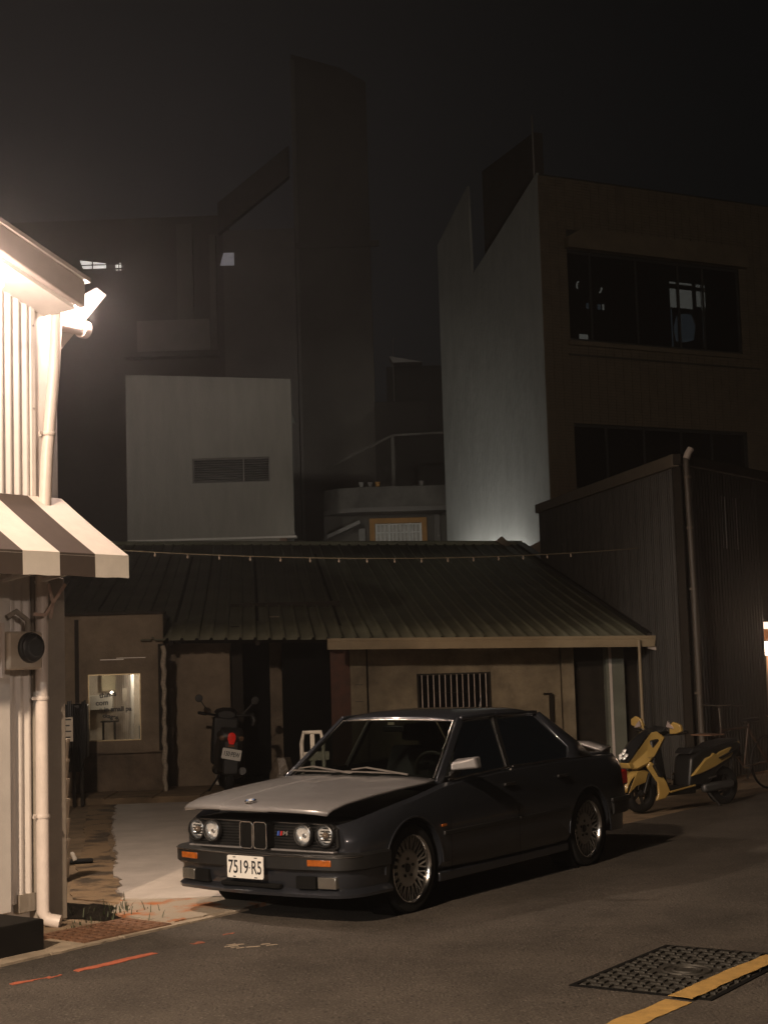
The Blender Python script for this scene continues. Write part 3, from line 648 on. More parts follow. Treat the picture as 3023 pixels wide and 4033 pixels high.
# windows
def strip(z0, z1, s0, s1, mull):
    m = MB(); m.box(s0, s1, .08, .14, z0, z0+.05); m.box(s0, s1, .08, .14, z1-.05, z1)
    for t in mull: m.box(t-.025, t+.025, .08, .14, z0+.05, z1-.05)
    w = m.build('window', mat('dark_alu', (.06, .058, .055), .4, metal=.6), TB)
    for a, b in zip(mull[:-1], mull[1:]): MB().box(a+.026, b-.026, .10, .108, z0+.052, z1-.052).build('pane', glass_win, w)
    return w
w1 = strip(8.5, 10.48, .67, 5.45, [.70, 1.32, 2.55, 3.72, 4.42, 5.42])
w2 = strip(5.25, 6.67, .67, 5.45, [.70, 1.57, 2.57, 3.6, 4.45, 5.42])
sf = MB(); sf.prism([(.62, 10.50), (5.6, 10.50), (5.6, 10.95), (1.0, 10.95), (.62, 10.72)], 'y', -.16, .02); sf.build('lintel_band', tilem, TB)
MB().box(.62, 5.62, -.06, .02, 8.38, 8.47).build('sill', tilem, TB)
MB().box(.62, 5.9, -.02, .02, 8.15, 8.19).build('drip_joint', groutm, TB)
lit = mat('glow_room_panel', (.5, .48, .44), .7, emit=(1, .95, .85), estr=.6)  # glow put into boards, bag and hook in place of room light
lit2 = mat('dim_glow_panel', (.3, .33, .36), .7, emit=(.7, .85, 1), estr=.16)
for a in ((3.74, 4.36, 9.55, 9.98, lit), (4.5, 4.74, 9.62, 9.98, lit), (3.74, 4.36, 10.1, 10.14, lit), (4.5, 4.74, 10.08, 10.14, lit), (1.20, 1.42, 8.58, 8.74, lit), (1.42, 1.53, 9.33, 9.45, lit2), (1.72, 1.80, 9.33, 9.45, lit2), (1.85, 1.89, 9.33, 9.46, lit), (3.78, 4.30, 8.60, 8.62, lit), (4.5, 4.74, 8.61, 8.63, lit), (3.74, 3.76, 8.62, 9.5, lit2)):
    MB().box(a[0], a[1], .40, .42, a[2], a[3]).build('glow_panel', a[4], TB)
MB().lathe([(.001, 0), (.2, .05), (.25, .35), (.17, .62), (.001, .66)], (4.08, .38, 8.75), (0, 0, 1), 16).build('hanging_bag', lit2, TB, smooth=60)
hk = MB(); hk.tube([(1.30+.12*cos(t), .4, 9.82+.12*sin(t)) for t in [2.2+.3*k for k in range(6)]], .018, 6); hk.tube([(1.72+.12*cos(t), .4, 9.82+.12*sin(t)) for t in [5.2+.3*k for k in range(5)]], .018, 6); hk.build('hook', lit, TB)
# grey rendered side wall (own plane), notch bares the dark stair tower in place of a cast shadow
sdv = Vector((1.53-3.52, 37.3-32.0, 0)); sl = sdv.length; SA = atan2(sdv.y, sdv.x)
GW = bpy.data.objects.new('side_frame', None)
Msd = Matrix.Rotation(SA-TA, 4, 'Z')
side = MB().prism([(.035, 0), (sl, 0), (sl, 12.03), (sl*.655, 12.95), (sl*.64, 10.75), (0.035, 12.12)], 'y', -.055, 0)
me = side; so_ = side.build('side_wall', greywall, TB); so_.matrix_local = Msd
sw = MB().box(.9, sl*.655, -.62, -.40, 10.6, 13.35).build('stair_tower_shade', mat('dark_brown_render', (.045, .036, .03), .9, vary=.2), TB); sw.matrix_local = Msd
MB().tube([(.05, .2, 11.9), (.05, .2, 13.45)], .022, 6).build('roof_pole', farwall2, TB)
tw = MB().tube([(-.0, 0, 0), (0, 0, 0.001)], .01, 4)
wt = empty('assumed_tube_lamp', (1.62, 34.3, 3.5), 0, 'assumed white tube lamp, hidden behind the roof, washing the foot of the grey side wall', 'lamp')  # fitting assumed for the wash light, out of sight behind the ridge
MB().tube([(-.35, 1.2, .05), (.75, -1.6, .05)], .02, 8).build('tube', tubem, wt, smooth=60)
MB().bar((-.37, 1.24, -.02), (.77, -1.64, -.02), .08, .05).build('housing', whitem, wt)
# brown return wall between shed and tiled building
rw = MB().prism([(-.0, 0), (1.0, 0), (1.0, 4.30), (.55, 4.18), (.0, 3.92)], 'y', 0, .2).build('boundary_wall', plinth_m); rw.location = (2.82, 31.4, 0); tag(rw, 'low brown boundary wall at the foot of the grey side wall', 'wall')

# ================================================================== WHITE BOX BUILDING
WB = empty('stucco_block', (-5.58, 33.0, 0), 0, 'pale windowless stucco block with one slit window', 'building')
bx0, bx1, bz0, bz1 = 0, 3.62, 4.50, 7.95
s0, s1, u0, u1 = 1.43, 3.12, 5.70, 6.25
m = MB(); m.box(bx0, s0, 0, .2, bz0, bz1); m.box(s1, bx1, 0, .2, bz0, bz1); m.box(s0, s1, 0, .2, bz0, u0); m.box(s0, s1, 0, .2, u1, bz1)
m.box(bx0, bx0+.2, .2, 5, bz0, bz1+.08); m.prism([(bx1-.2, .2), (bx1, .2), (bx1-.36, 5), (bx1-.56, 5)], 'z', bz0, bz1-.1); m.box(.2, bx1-.2, .2, 5, bz1-.2, bz1-.05); m.box(.2, bx1-.2, .2, 5, bz0+.01, bz0+.15)
m.prism([(bx0, bz1), (bx1, bz1), (bx0, bz1+.2)], 'y', 0, .2)
m.build('wall', whitebox, WB)
wm_ = MB(); 
for a in ((s0, s1, u0, u0+.03), (s0, s1, u1-.03, u1), (s0, s0+.03, u0+.03, u1-.03), (s1-.03, s1, u0+.03, u1-.03), (2.53, 2.56, u0+.03, u1-.03)): wm_.box(a[0], a[1], .06, .12, a[2], a[3])
ww = wm_.build('window', mat('brown_alu', (.10, .09, .08), .5, metal=.4), WB)
MB().box(s0+.03, s1-.03, .16, .17, u0+.03, u1-.03).build('pane', glass_win, ww)
for k in range(9): MB().obox(((s0+s1)/2, .11, u0+.06+k*.052), ((s1-s0)/2-.04, 0, 0), (0, .018, .012), (0, -.002, .003)).build('louvre', mat('grey_louvre', (.12, .11, .10), .5), ww)
MB().box(.0, bx1+.05, -.03, .25, bz0-.045, bz0-.002).build('ledge', whitem, WB)
MB().box(.0, 3.30, .0, .2, 4.15, bz0-.05).build('beam', whitebox, WB); MB().box(3.30, 3.45, -.01, .2, 4.1, bz0-.05).build('bracket', mat('brown_bracket', (.2, .13, .09), .7), WB)
MB().box(.1, 3.5, 1.2, 5, 0, 4.45).build('lower_storey', farwall, WB)

# ================================================================== FAR BUILDINGS
TW = empty('far_tower', (-2.6, 48, 0), .0, 'tall dark apartment tower fading into the night haze', 'tower')
MB().prism([(0, 0), (2.42, 0), (2.42, 20.5), (1.6, 21.0), (.5, 21.35), (0, 21.5)], 'y', 0, 3).build('wall', farwall, TW)
MB().box(-.02, .12, -.05, .02, 0, 21.3).build('corner_panel', farwall2, TW)
MB().box(0, 2.7, -.06, .02, 15.0, 15.2).build('string_course', farwall, TW)
AP = empty('far_flats', (-8.3, 47.5, 0), -.02, 'hazy block of flats with an outside staircase beside the tower', 'building')
MB().box(-6, 3.4, .6, 6, 0, 16.2).build('wall', farwall, AP); MB().box(3.4, 5.7, .3, 5, 0, 15.6).build('stair_block', farwall2, AP)
stq = MB(); stq.prism([(3.3, 15.4), (5.6, 17.2), (5.6, 18.2), (3.3, 16.4)], 'y', -.1, .2); stq.build('stair_flight', mat('far_stair', (.09, .08, .07), .9), AP)
MB().box(.6, 2.9, .3, .6, 11.75, 12.75).build('balcony_panel', farpale, AP)
MB().box(.2, 3.2, .2, .6, 11.55, 11.72).build('balcony_slab', farwall, AP)
MB().box(1.9, 2.4, .4, .6, 12.75, 15.9).build('column', farwall2, AP); MB().box(2.95, 3.15, .35, .6, 11.7, 15.5).build('column', farwall2, AP)
litw = mat('lit_far_window', (1, .95, .9), .5, emit=(1, .93, .86), estr=.9); litd = mat('dim_far_window', (.8, .8, .9), .5, emit=(.9, .85, .9), estr=.12)
MB().prism([(-1.25, 14.84), (-.42, 14.72), (-.42, 14.56), (-1.15, 14.58)], 'y', .50, .58).build('lit_window', litw, AP)
MB().box(-1.4, .2, .46, .495, 14.66, 14.69).box(-.86, -.82, .46, .495, 14.5, 14.9).box(-1.3, .2, .46, .495, 14.50, 14.55).build('window_frame', farwall, AP)
MB().box(-.10, -.03, .5, .58, 14.5, 14.68).build('lit_window', litw, AP); MB().box(0.02, .07, .5, .58, 14.5, 14.72).build('lit_window', litw, AP)
MB().prism([(3.3, 14.45), (3.75, 14.45), (3.75, 14.85), (3.42, 14.85)], 'y', .22, .29).build('lit_window', litd, AP)
FH = empty('far_house', (-1.6, 40, 0), .03, 'dark old house with a roof terrace and an ochre framed barred window', 'house')
MB().box(0, 3.4, .6, 6, 0, 6.2).build('wall', farwall, FH)
MB().box(1.0, 3.4, .45, .6, 5.75, 6.25).build('parapet', mat('stained_parapet', (.14, .13, .115), .9, vary=.5, scale=1.5), FH)
arc_ = [(1.15-1.15*cos(a), .62-.95*sin(a)) for a in [pi/2*k/8 for k in range(9)]]
MB().prism(arc_+[(3.4, -.33), (3.4, .62)], 'z', 5.62, 5.74).build('balcony_slab', farwall2, FH)
MB().prism([(x+.03, y+.03) for x, y in arc_]+[(3.4, -.30), (3.4, -.2)]+[(x+.13, y+.13) for x, y in arc_[::-1]], 'z', 5.74, 6.28).build('balcony_front', MATS['stained_parapet'], FH)
oc = MB()
for a in ((1.22, 2.75, 5.38, 5.52), (1.22, 1.36, 4.2, 5.38), (2.61, 2.75, 4.2, 5.38)): oc.box(a[0], a[1], .50, .62, a[2], a[3])
ow = oc.build('window', ochre, FH)
MB().box(1.36, 2.61, .585, .595, 4.2, 5.38).build('pane', mat('dim_curtain_glass', (.30, .28, .24), .3, emit=(1, .92, .8), estr=.016), ow)
bb = MB()
for k in range(12): bb.box(1.40+k*.105, 1.424+k*.105, .53, .545, 4.2, 5.36)
for z in (4.55, 4.85, 5.12, 5.34): bb.box(1.38, 2.6, .53, .545, z, z+.025)
for xx in (1.38, 1.74, 2.28, 2.58): bb.box(xx, xx+.03, .51, .55, 4.2, 5.38)
bb.build('grille', mat('white_grille', (.8, .8, .76), .6), ow)
MB().prism([(.1, 4.95), (.95, 5.32), (.95, 5.42), (.1, 5.05)], 'y', -.3, .3).build('canopy', farpale, FH)
MB().box(.93, 1.10, .4, .62, 4.2, 5.25).build('column', farpale, FH); MB().box(2.95, 3.1, .5, .62, 4.2, 5.6).build('downpipe', farwall2, FH)
pg = MB(); pg.bar((.1, .5, 6.9), (1.9, .5, 7.75), .05, .06); pg.bar((1.9, .5, 7.75), (3.4, .5, 7.8), .05, .06); pg.bar((1.9, .5, 6.25), (1.9, .5, 7.75), .09, .09, (0, 1, 0)); pg.build('terrace_frame', farwall, FH)
for xx, mm in ((1.02, farpale), (1.25, farwall2), (1.45, ochre), (2.6, farwall2)):
    MB().lathe([(.045, 0), (.07, .12), (.06, .12)], (xx, -.24, 6.29), (0, 0, 1), 10).build('flower_pot', mm, FH)
BH = empty('rear_house', (-.2, 46, 0), 0, 'dark house behind the terrace with a pale roof edge', 'house')
MB().box(0, 4, 0, 5, 0, 9.6).build('wall', mat('rear_dark', (.05, .045, .04), .9), BH); MB().prism([(.5, 10.95), (1.5, 10.75), (.6, 10.75)], 'y', -.3, .5).build('roof_edge', farpale, BH); MB().tube([(.62, .1, 9.6), (.62, .1, 11.6)], .02, 5).build('mast', farwall2, BH)
MB().box(.4, 2.2, .3, 3, 9.6, 10.74).build('roof_room', mat('rear_dark2', (.04, .037, .034), .9), BH)

# ================================================================== LIGHT STRING
LSg = empty('light_string', (0, 0, 0), 0, 'drooping wire of small unlit bulbs across the low roof', 'light string')
p0 = Vector((-3.05, 17.6, 3.10)); p1 = Vector((3.64, 21.9, 3.24))
pth = catenary(p0, p1, .12, 57)
MB().tube([L(.05, -.9, 3.2)]+pth, .006, 5).build('wire', mat('pale_wire', (.30, .25, .17), .6), LSg, smooth=60)
bl = MB().lathe([(.012, .06), (.016, .03), (.016, .02), (.03, -.01), (.03, -.03), (.012, -.055), (.001, -.058)], (0, 0, -.06), (0, 0, 1), 10, caps=False).mesh('bulb', 50); bl.materials.append(mat('clear_bulb', (.42, .34, .27), .15, vary=.2, coat=1))
for k in range(16):
    p = pth[3+k*3]; inst('bulb', bl, LSg, p, scale=(.5, .5, .5))

exec_objects = True
# ================================================================== CAR (local: X = its left, Y = rearward, Z up)
CAR = empty('parked_car', (-.52, 11.194, 0), -.62075, 'dark silver four door saloon car with its bonnet ajar', 'car')
# stations: Y, zb, hb, hm, zsh, hsh, ztop, htop, zin, zc
ST = [(-.64, .36, .62, .700, .56, .700, .655, .645, .62, .62),
      (-.57, .33, .68, .772, .57, .765, .674, .70, .63, .63),
      (-.46, .28, .70, .798, .60, .792, .700, .735, .65, .65),
      (-.20, .24, .72, .812, .64, .808, .745, .755, .69, .69),
      (.10, .22, .72, .818, .68, .815, .788, .765, .73, .73),
      (.40, .20, .73, .82, .71, .817, .838, .765, .79, .80),
      (.46, .20, .73, .82, .715, .817, .848, .768, .62, .60),
      (.90, .19, .74, .822, .735, .82, .873, .775, .50, .48),
      (1.40, .19, .74, .823, .745, .82, .895, .778, .50, .48),
      (2.00, .19, .74, .82, .75, .818, .897, .772, .50, .48),
      (2.35, .20, .73, .815, .75, .812, .895, .765, .60, .60),
      (2.70, .22, .72, .81, .745, .806, .888, .752, .875, .89),
      (3.00, .25, .70, .80, .74, .795, .880, .735, .885, .893),
      (3.22, .30, .68, .785, .735, .775, .872, .705, .878, .885),
      (3.33, .36, .65, .75, .72, .74, .845, .67, .85, .858)]
rings = []
for (Y, zb, hb, hm, zsh, hsh, zt, ht, zin, zc) in ST:
    h = [(0, zb), (hb, zb), (hm-.014, zb+.10), (hm-.004, .44), (hm, .53), (hsh, zsh), (ht+.018, zt-.022), (ht-.012, zt), (ht-.05, zin), (ht*.5, zc), (0, zc)]
    rings.append([(x, Y, z) for x, z in h]+[(-x, Y, z) for x, z in h[-2:0:-1]])
bm_ = MB(); n_ = len(rings[0])
for r in rings: bm_.v += r
for i in range(len(rings)-1):
    for j in range(n_): bm_.f.append((i*n_+j, i*n_+(j+1) % n_, (i+1)*n_+(j+1) % n_, (i+1)*n_+j))
bm_.f.append(tuple(range(n_))); bm_.f.append(tuple(range((len(rings)-1)*n_, len(rings)*n_)))
body = bm_.build('body', paint, CAR)
cut = MB()
for Yw in (0, 2.57):
    for sx in (-1, 1): cut.lathe([(.345, 0), (.345, .40)], (sx*.56, Yw, .305), (sx, 0, 0), 40)
cutter = cut.build('cutter', blackmat, CAR)
md = body.modifiers.new('arch', 'BOOLEAN'); md.operation = 'DIFFERENCE'; md.object = cutter; md.solver = 'EXACT'
dg_ = bpy.context.evaluated_depsgraph_get(); dg_.update()
nm = bpy.data.meshes.new_from_object(body.evaluated_get(dg_)); body.modifiers.clear(); body.data = nm
bpy.data.objects.remove(cutter)
nm.polygons.foreach_set('use_smooth', [True]*len(nm.polygons)); nm.set_sharp_from_angle(angle=radians(32))
for Yw in (0, 2.57):
    for sx in (-1, 1):
        MB().lathe([(.342, -.005), (.342, .20)], (sx*.57, Yw, .305), (sx, 0, 0), 40, caps=False).lathe([(.342, 0), (.001, 0)], (sx*.575, Yw, .305), (sx, 0, 0), 40, caps=False).build('wheel_well', blackmat, CAR)
        xw = .815 if Yw == 0 else .808
        MB().tube([(sx*xw, Yw+.352*cos(a), .305+.352*sin(a)) for a in [pi*(-.0+1.0*k/28) for k in range(29)]], .007, 8).build('arch_lip', paint, CAR, smooth=60)
# engine bay cover
MB().prism([(-.66, .40), (.66, .40), (.70, -.2), (.62, -.60), (.58, -.66), (-.58, -.66), (-.62, -.60), (-.70, -.2)], 'z', .60, .672).build('engine_bay', blackmat, CAR)
MB().prism([(-.5, .672), (-.62, .672)], 'y', 0, .1) if False else None
# bonnet sheet
HY = [(-.855, .757), (-.842, .776), (-.80, .794), (-.6, .822), (-.3, .850), (0, .870), (.3, .886), (.44, .890)]
def bonnet(u, k):
    t = abs(u); Yc, zc = HY[k]
    w = (.635, .645, .65, .662, .674, .684, .690, .690)[k]
    bow = (.05*t*t+.06*t**8) if k < 3 else .05*t*t*max(0, 1-(k-2)/4)
    if k >= 6: bow = .05*t*t
    drop = .018*t**2+.014*max(0, t-.85)/.15+(.0 if t > .33 else .006)
    return (u*w, Yc+bow, zc-drop)
us = [-1, -.97, -.9, -.75, -.55, -.345, -.33, -.15, 0, .15, .33, .345, .55, .75, .9, .97, 1]
MB().grid([[bonnet(u, k) for u in us] for k in range(len(HY))]).build('bonnet', hoodp, CAR, smooth=28, solid=.016)
# roundel
rdl = MB().lathe([(.041, -.004), (.041, .006), (.036, .009)], (0, -.775, .809), (0, -.16, 1), 24).build('roundel', chrome, CAR, smooth=30)
for q, mm in enumerate((mat('blue_enamel', (.05, .15, .42), .3), platem, MATS['blue_enamel'], platem)):
    pts = [(0, 0)]+[(.029*cos(a), .029*sin(a)) for a in [pi/2*q+pi/2*k/6 for k in range(7)]]
    mm2 = MB().prism(pts, 'z', .0095, .0108).build('roundel_field', mm, rdl); mm2.matrix_local = Matrix.Translation((0, -.775, .809)) @ Matrix.Rotation(radians(9), 4, 'X')
# grille panel
MB().prism([(-.63, .485), (.63, .485), (.665, .52), (.655, .63), (.60, .668), (-.60, .668), (-.655, .63), (-.665, .52)], 'y', -.665, -.62).build('grille_panel', black, CAR)
for sx in (-1, 1):
    for k in range(8):
        z = .498+k*.0195; MB().box(min(sx*.125, sx*.645), max(sx*.125, sx*.645), -.682, -.665, z, z+.007).build('grille_slat', black, CAR)
MB().box(-.645, .645, -.70, -.65, .474, .488).build('grille_sill', hoodp, CAR, bevel=.004)
MB().box(-.60, .60, -.69, -.65, .660, .667).build('grille_top_strip', mat('dark_chrome', (.25, .25, .25), .25, metal=1), CAR)
for X, Yl, r in ((.573, -.695, .070), (.408, -.72, .069), (-.408, -.72, .069), (-.573, -.695, .070)):
    hl = MB().lathe([(r+.006, .02), (r+.006, -.012), (r-.002, -.016), (r-.004, 0)], (X, Yl, .590), (0, 1, 0), 32, caps=False).build('headlight', mat('dark_ring', (.10, .10, .10), .3, metal=.8), CAR, smooth=40)
    MB().lathe([(r-.004, .0), (r*.75, .014), (r*.35, .024), (.001, .027)], (X, Yl, .590), (0, 1, 0), 32, caps=False)  .build('reflector', mat('reflector_bowl', (.86, .85, .83), .22, metal=.15, vary=.02, coat=1), hl, smooth=60)
    rp_ = [(r-.003, -.006), (r*.8, -.014), (r*.4, -.020), (.001, -.022)]
    MB().lathe(rp_, (X, Yl, .590), (0, 1, 0), 32, caps=False).build('lens', lensg, hl, smooth=60)
    if abs(X) > .5:
        MB().lathe([(.001, -.014), (.018, -.010), (.024, .004), (.020, .022)], (X, Yl, .590), (0, 1, 0), 20, caps=False).build('projector', mat('amber_grey_glass', (.16, .12, .09), .1, coat=1), hl, smooth=60)
    else: MB().lathe([(.001, 0.0), (.012, .005), (.012, .03)], (X, Yl, .590), (0, 1, 0), 12, caps=False).build('projector', chrome, hl, smooth=60)
def rounded(x0, x1, z0, z1, r, n=4):
    out = []
    for cx0, cz0, a0 in ((x1-r, z1-r, 0), (x0+r, z1-r, pi/2), (x0+r, z0+r, pi), (x1-r, z0+r, 3*pi/2)):
        for k in range(n+1): out.append((cx0+r*cos(a0+pi/2*k/n), cz0+r*sin(a0+pi/2*k/n)))
    return out
for x0, x1 in ((-.118, -.007), (.007, .118)):
    o = rounded(x0, x1, .488, .668, .022); kf = MB().tube([(p[0], -.755, p[1]) for p in o], .0065, 8, True).build('kidney_grille', chrome, CAR, smooth=60)
    MB().prism(rounded(x0, x1, .488, .668, .02), 'y', -.742, -.65).build('backing', blackmat, kf)
    for k in range(9): MB().box(x0+.012+k*.0105, x0+.015+k*.0105, -.751, -.742, .496, .66).build('bar', black, kf)
# M badge
for k, c in enumerate(((.05, .12, .45), (.03, .03, .12), (.5, .03, .02))):
    x = .165+k*.014; MB().prism([(x, .578), (x+.012, .578), (x+.019, .608), (x+.007, .608)], 'y', -.70, -.69).build('badge_stripe', mat('badge_%d' % k if False else ('badge_blue', 'badge_navy', 'badge_red')[k], c, .3), CAR)
text('badge_letter', 'M', .042, chrome, CAR, basis((1, 0, 0), (.2, 0, 1), (0, -1, 0), (.234, -.693, .593)), 1.35, .003, .001)
# bumper, valance
bpath = [(.815, -.30), (.812, -.48), (.795, -.60), (.755, -.685), (.69, -.735), (.40, -.785), (0, -.812), (-.40, -.785), (-.69, -.735), (-.755, -.685), (-.795, -.60), (-.812, -.48), (-.815, -.30)]
MB().sweep(bpath, [(0, .362), (.014, .375), (.016, .46), (.006, .474), (-.05, .480), (-.09, .478), (-.09, .362)]).build('bumper', black, CAR, smooth=35)
MB().sweep([(x*1.0, y-.0) for x, y in bpath[2:-2]], [(.016, .452), (.022, .455), (.022, .462), (.016, .465)]).build('bumper_strip', mat('dark_chrome2', (.35, .34, .33), .25, metal=1), CAR, smooth=35)
vpath = [(x*.985, y+.02) for x, y in bpath]
MB().sweep(vpath, [(0, .362), (-.004, .30), (-.02, .245), (.0, .232), (.022, .212), (.018, .192), (-.02, .184), (-.12, .19), (-.12, .362)]).build('front_valance', paint, CAR, smooth=35)
for sx in (-1, 1):
    def fbox(x0, x1, d, z0, z1, t=.05):
        f0 = lambda x: -.785+(x-.40)/.29*.05-d
        return MB().add([(sx*x0, f0(x0), z0), (sx*x1, f0(x1), z0), (sx*x1, f0(x1), z1), (sx*x0, f0(x0), z1), (sx*x0, f0(x0)+t, z0), (sx*x1, f0(x1)+t, z0), (sx*x1, f0(x1)+t, z1), (sx*x0, f0(x0)+t, z1)], [(0, 1, 2, 3), (4, 5, 6, 7), (0, 1, 5, 4), (2, 3, 7, 6), (0, 3, 7, 4), (1, 2, 6, 5)])
    fbox(.49, .665, .020, .398, .440).build('indicator', amber, CAR, bevel=.004)
    fbox(.39, .535, -.003, .248, .328).build('brake_duct', blackmat, CAR)
    fbox(.55, .685, -.003, .250, .326).build('fog_light', mat('fog_glass', (.20, .19, .17), .15, metal=.6, coat=1), CAR, bevel=.006)
MB().box(-.26, .26, -.803, -.76, .238, .268).build('air_slot', blackmat, CAR, bevel=.008)
# plate
pl = MB().prism(rounded(-.16, .16, .30, .45, .012), 'y', -.846, -.838).build('licence_plate', platem, CAR)
pm = basis((1, 0, 0), (0, 0, 1), (0, -1, 0), (0, -.846, .371))
text('plate_text', '7519', .124, ink, pl, Matrix.Translation((-.060, 0, 0)) @ pm, .74, .0006, .0016)
text('plate_text', 'R5', .124, ink, pl, Matrix.Translation((.101, 0, 0)) @ pm, .70, .0006, .0016)
MB().box(.036, .044, -.8468, -.846, .369, .377).build('plate_dot', ink, pl)
for X in (-.095, .095):
    for Z in (.306, .436): MB().box(X-.012, X+.012, -.8475, -.846, Z, Z+.006).build('plate_screw', ink, pl)
# wheels
tyre_me = MB().lathe([(.226, -.095), (.262, -.102), (.288, -.098), (.301, -.08), (.304, -.04), (.304, .04), (.301, .08), (.288, .098), (.262, .103), (.230, .096)], (0, 0, 0), (1, 0, 0), 48, caps=False).mesh('tyre', 40); tyre_me.materials.append(rubber)
rm = MB().lathe([(.231, .094), (.2335, .104), (.228, .108), (.220, .10), (.214, .07), (.212, .03), (.205, -.05), (.20, -.09)], (0, 0, 0), (1, 0, 0), 48, caps=False)
rim_me = rm.mesh('rim', 40); rim_me.materials.append(alloy)
dk = MB().lathe([(.001, .062), (.034, .062), (.036, .056), (.115, .070), (.128, .066), (.130, .05)], (0, 0, 0), (1, 0, 0), 40, caps=False)
for k in range(20):
    a = 2*pi*k/20
    for da, r1_, x1_ in ((-.045, .213, .058), (.045, .213, .058)):
        p = Vector((.064, .122*cos(a), .122*sin(a))); q = Vector((x1_, r1_*cos(a+da*1.9), r1_*sin(a+da*1.9))); dk.bar(p, q, .011, .010, (1, 0, 0))
disc_me = dk.mesh('wheel_disc', 30); disc_me.materials.append(discm)
cap_me = MB().lathe([(.001, .070), (.028, .068), (.033, .058)], (0, 0, 0), (1, 0, 0), 20, caps=False)
for k in range(5):
    a = 2*pi*k/5+.3; cap_me.lathe([(.011, .06), (.011, .0665), (.001, .0665)], (0.004, .062*cos(a), .062*sin(a)), (1, 0, 0), 8, caps=False)
cap_me = cap_me.mesh('hub_cap', 40); cap_me.materials.append(black)
brk_me = MB().lathe([(.19, -.02), (.19, .0), (.001, .0)], (0, 0, 0), (1, 0, 0), 32, caps=False).mesh('brake_disc'); brk_me.materials.append(mat('dark_brake', (.02, .019, .018), .6))
for Yw, xx in ((0, .735), (2.57, .73)):
    for sx in (1, -1):
        wh = bpy.data.objects.new('wheel', None); COL.objects.link(wh); wh.parent = CAR; wh.location = (sx*xx*.93+sx*.005, Yw, .304); wh.rotation_euler = (0, 0, 0 if sx > 0 else pi)
        for nm_, me_ in (('tyre', tyre_me), ('rim', rim_me), ('wheel_disc', disc_me), ('hub_cap', cap_me), ('brake_disc', brk_me)): inst(nm_, me_, wh)
# side mouldings, lines, indicator
for sx in (1, -1):
    for a, b in ((.36, 1.40), (1.41, 2.21), (2.94, 3.28)): MB().box(sx*.806 if sx > 0 else -.834, .834 if sx > 0 else -.806, a, b, .488, .522).build('side_moulding', black, CAR, bevel=.006)
    MB().box(min(sx*.822, sx*.832), max(sx*.822, sx*.832), .33, .39, .553, .572).build('side_repeater', amber, CAR, bevel=.003)
    for Y, z0, z1 in ((.445, .24, .845), (1.40, .22, .893)): MB().add([(sx*.8235, Y, z0), (sx*.8235, Y+.006, z0), (sx*.826, Y+.006, .6), (sx*.826, Y, .6)], [(0, 1, 2, 3)]).build('shut_line', blackmat, CAR)
    for Y in (1.20, 2.02): MB().box(min(sx*.815, sx*.838), max(sx*.815, sx*.838), Y, Y+.16, .765, .79).build('door_handle', black, CAR, bevel=.006)
    MB().prism([(.34, .165), (2.22, .165), (2.22, .235), (.34, .235)], 'x', min(sx*.74, sx*.79), max(sx*.74, sx*.79)).build('sill_skirt', paint, CAR, bevel=.012)
    MB().box(min(sx*.58, sx*.775), max(sx*.58, sx*.775), 3.20, 3.352, .60, .74).build('tail_light', redlens, CAR, bevel=.02)
# greenhouse
def V(*a): return Vector(a)
A0 = V(.70, .47, .87); A1 = V(.555, 1.00, 1.275); B0 = V(.768, 1.36, .897); B1 = V(.585, 1.46, 1.290); C1 = V(.565, 2.14, 1.275); C0 = V(.760, 2.30, .897); Q0 = V(.705, 2.76, .888); Q1 = V(.545, 2.30, 1.235)
def mir(p): return V(-p.x, p.y, p.z)
rfX = [-1, -.96, -.88, -.7, -.35, 0, .35, .7, .88, .96, 1]
rfS = [(.985, .548, 1.285, .0), (1.03, .553, 1.30, .0), (1.25, .575, 1.328, 0), (1.6, .585, 1.338, 0), (1.95, .575, 1.328, 0), (2.2, .56, 1.295, 0), (2.30, .55, 1.262, 0)]
rows = []
for Y, w, z, _ in rfS:
    rows.append([(t*w, Y-.045*(1-t*t) if Y < 1.05 else Y+.05*(1-t*t)*(1 if Y > 2.1 else 0), z-.018*t*t-.030*max(0, abs(t)-.85)/.15) for t in rfX])
MB().grid(rows).build('roof', paint, CAR, smooth=40, solid=.02)
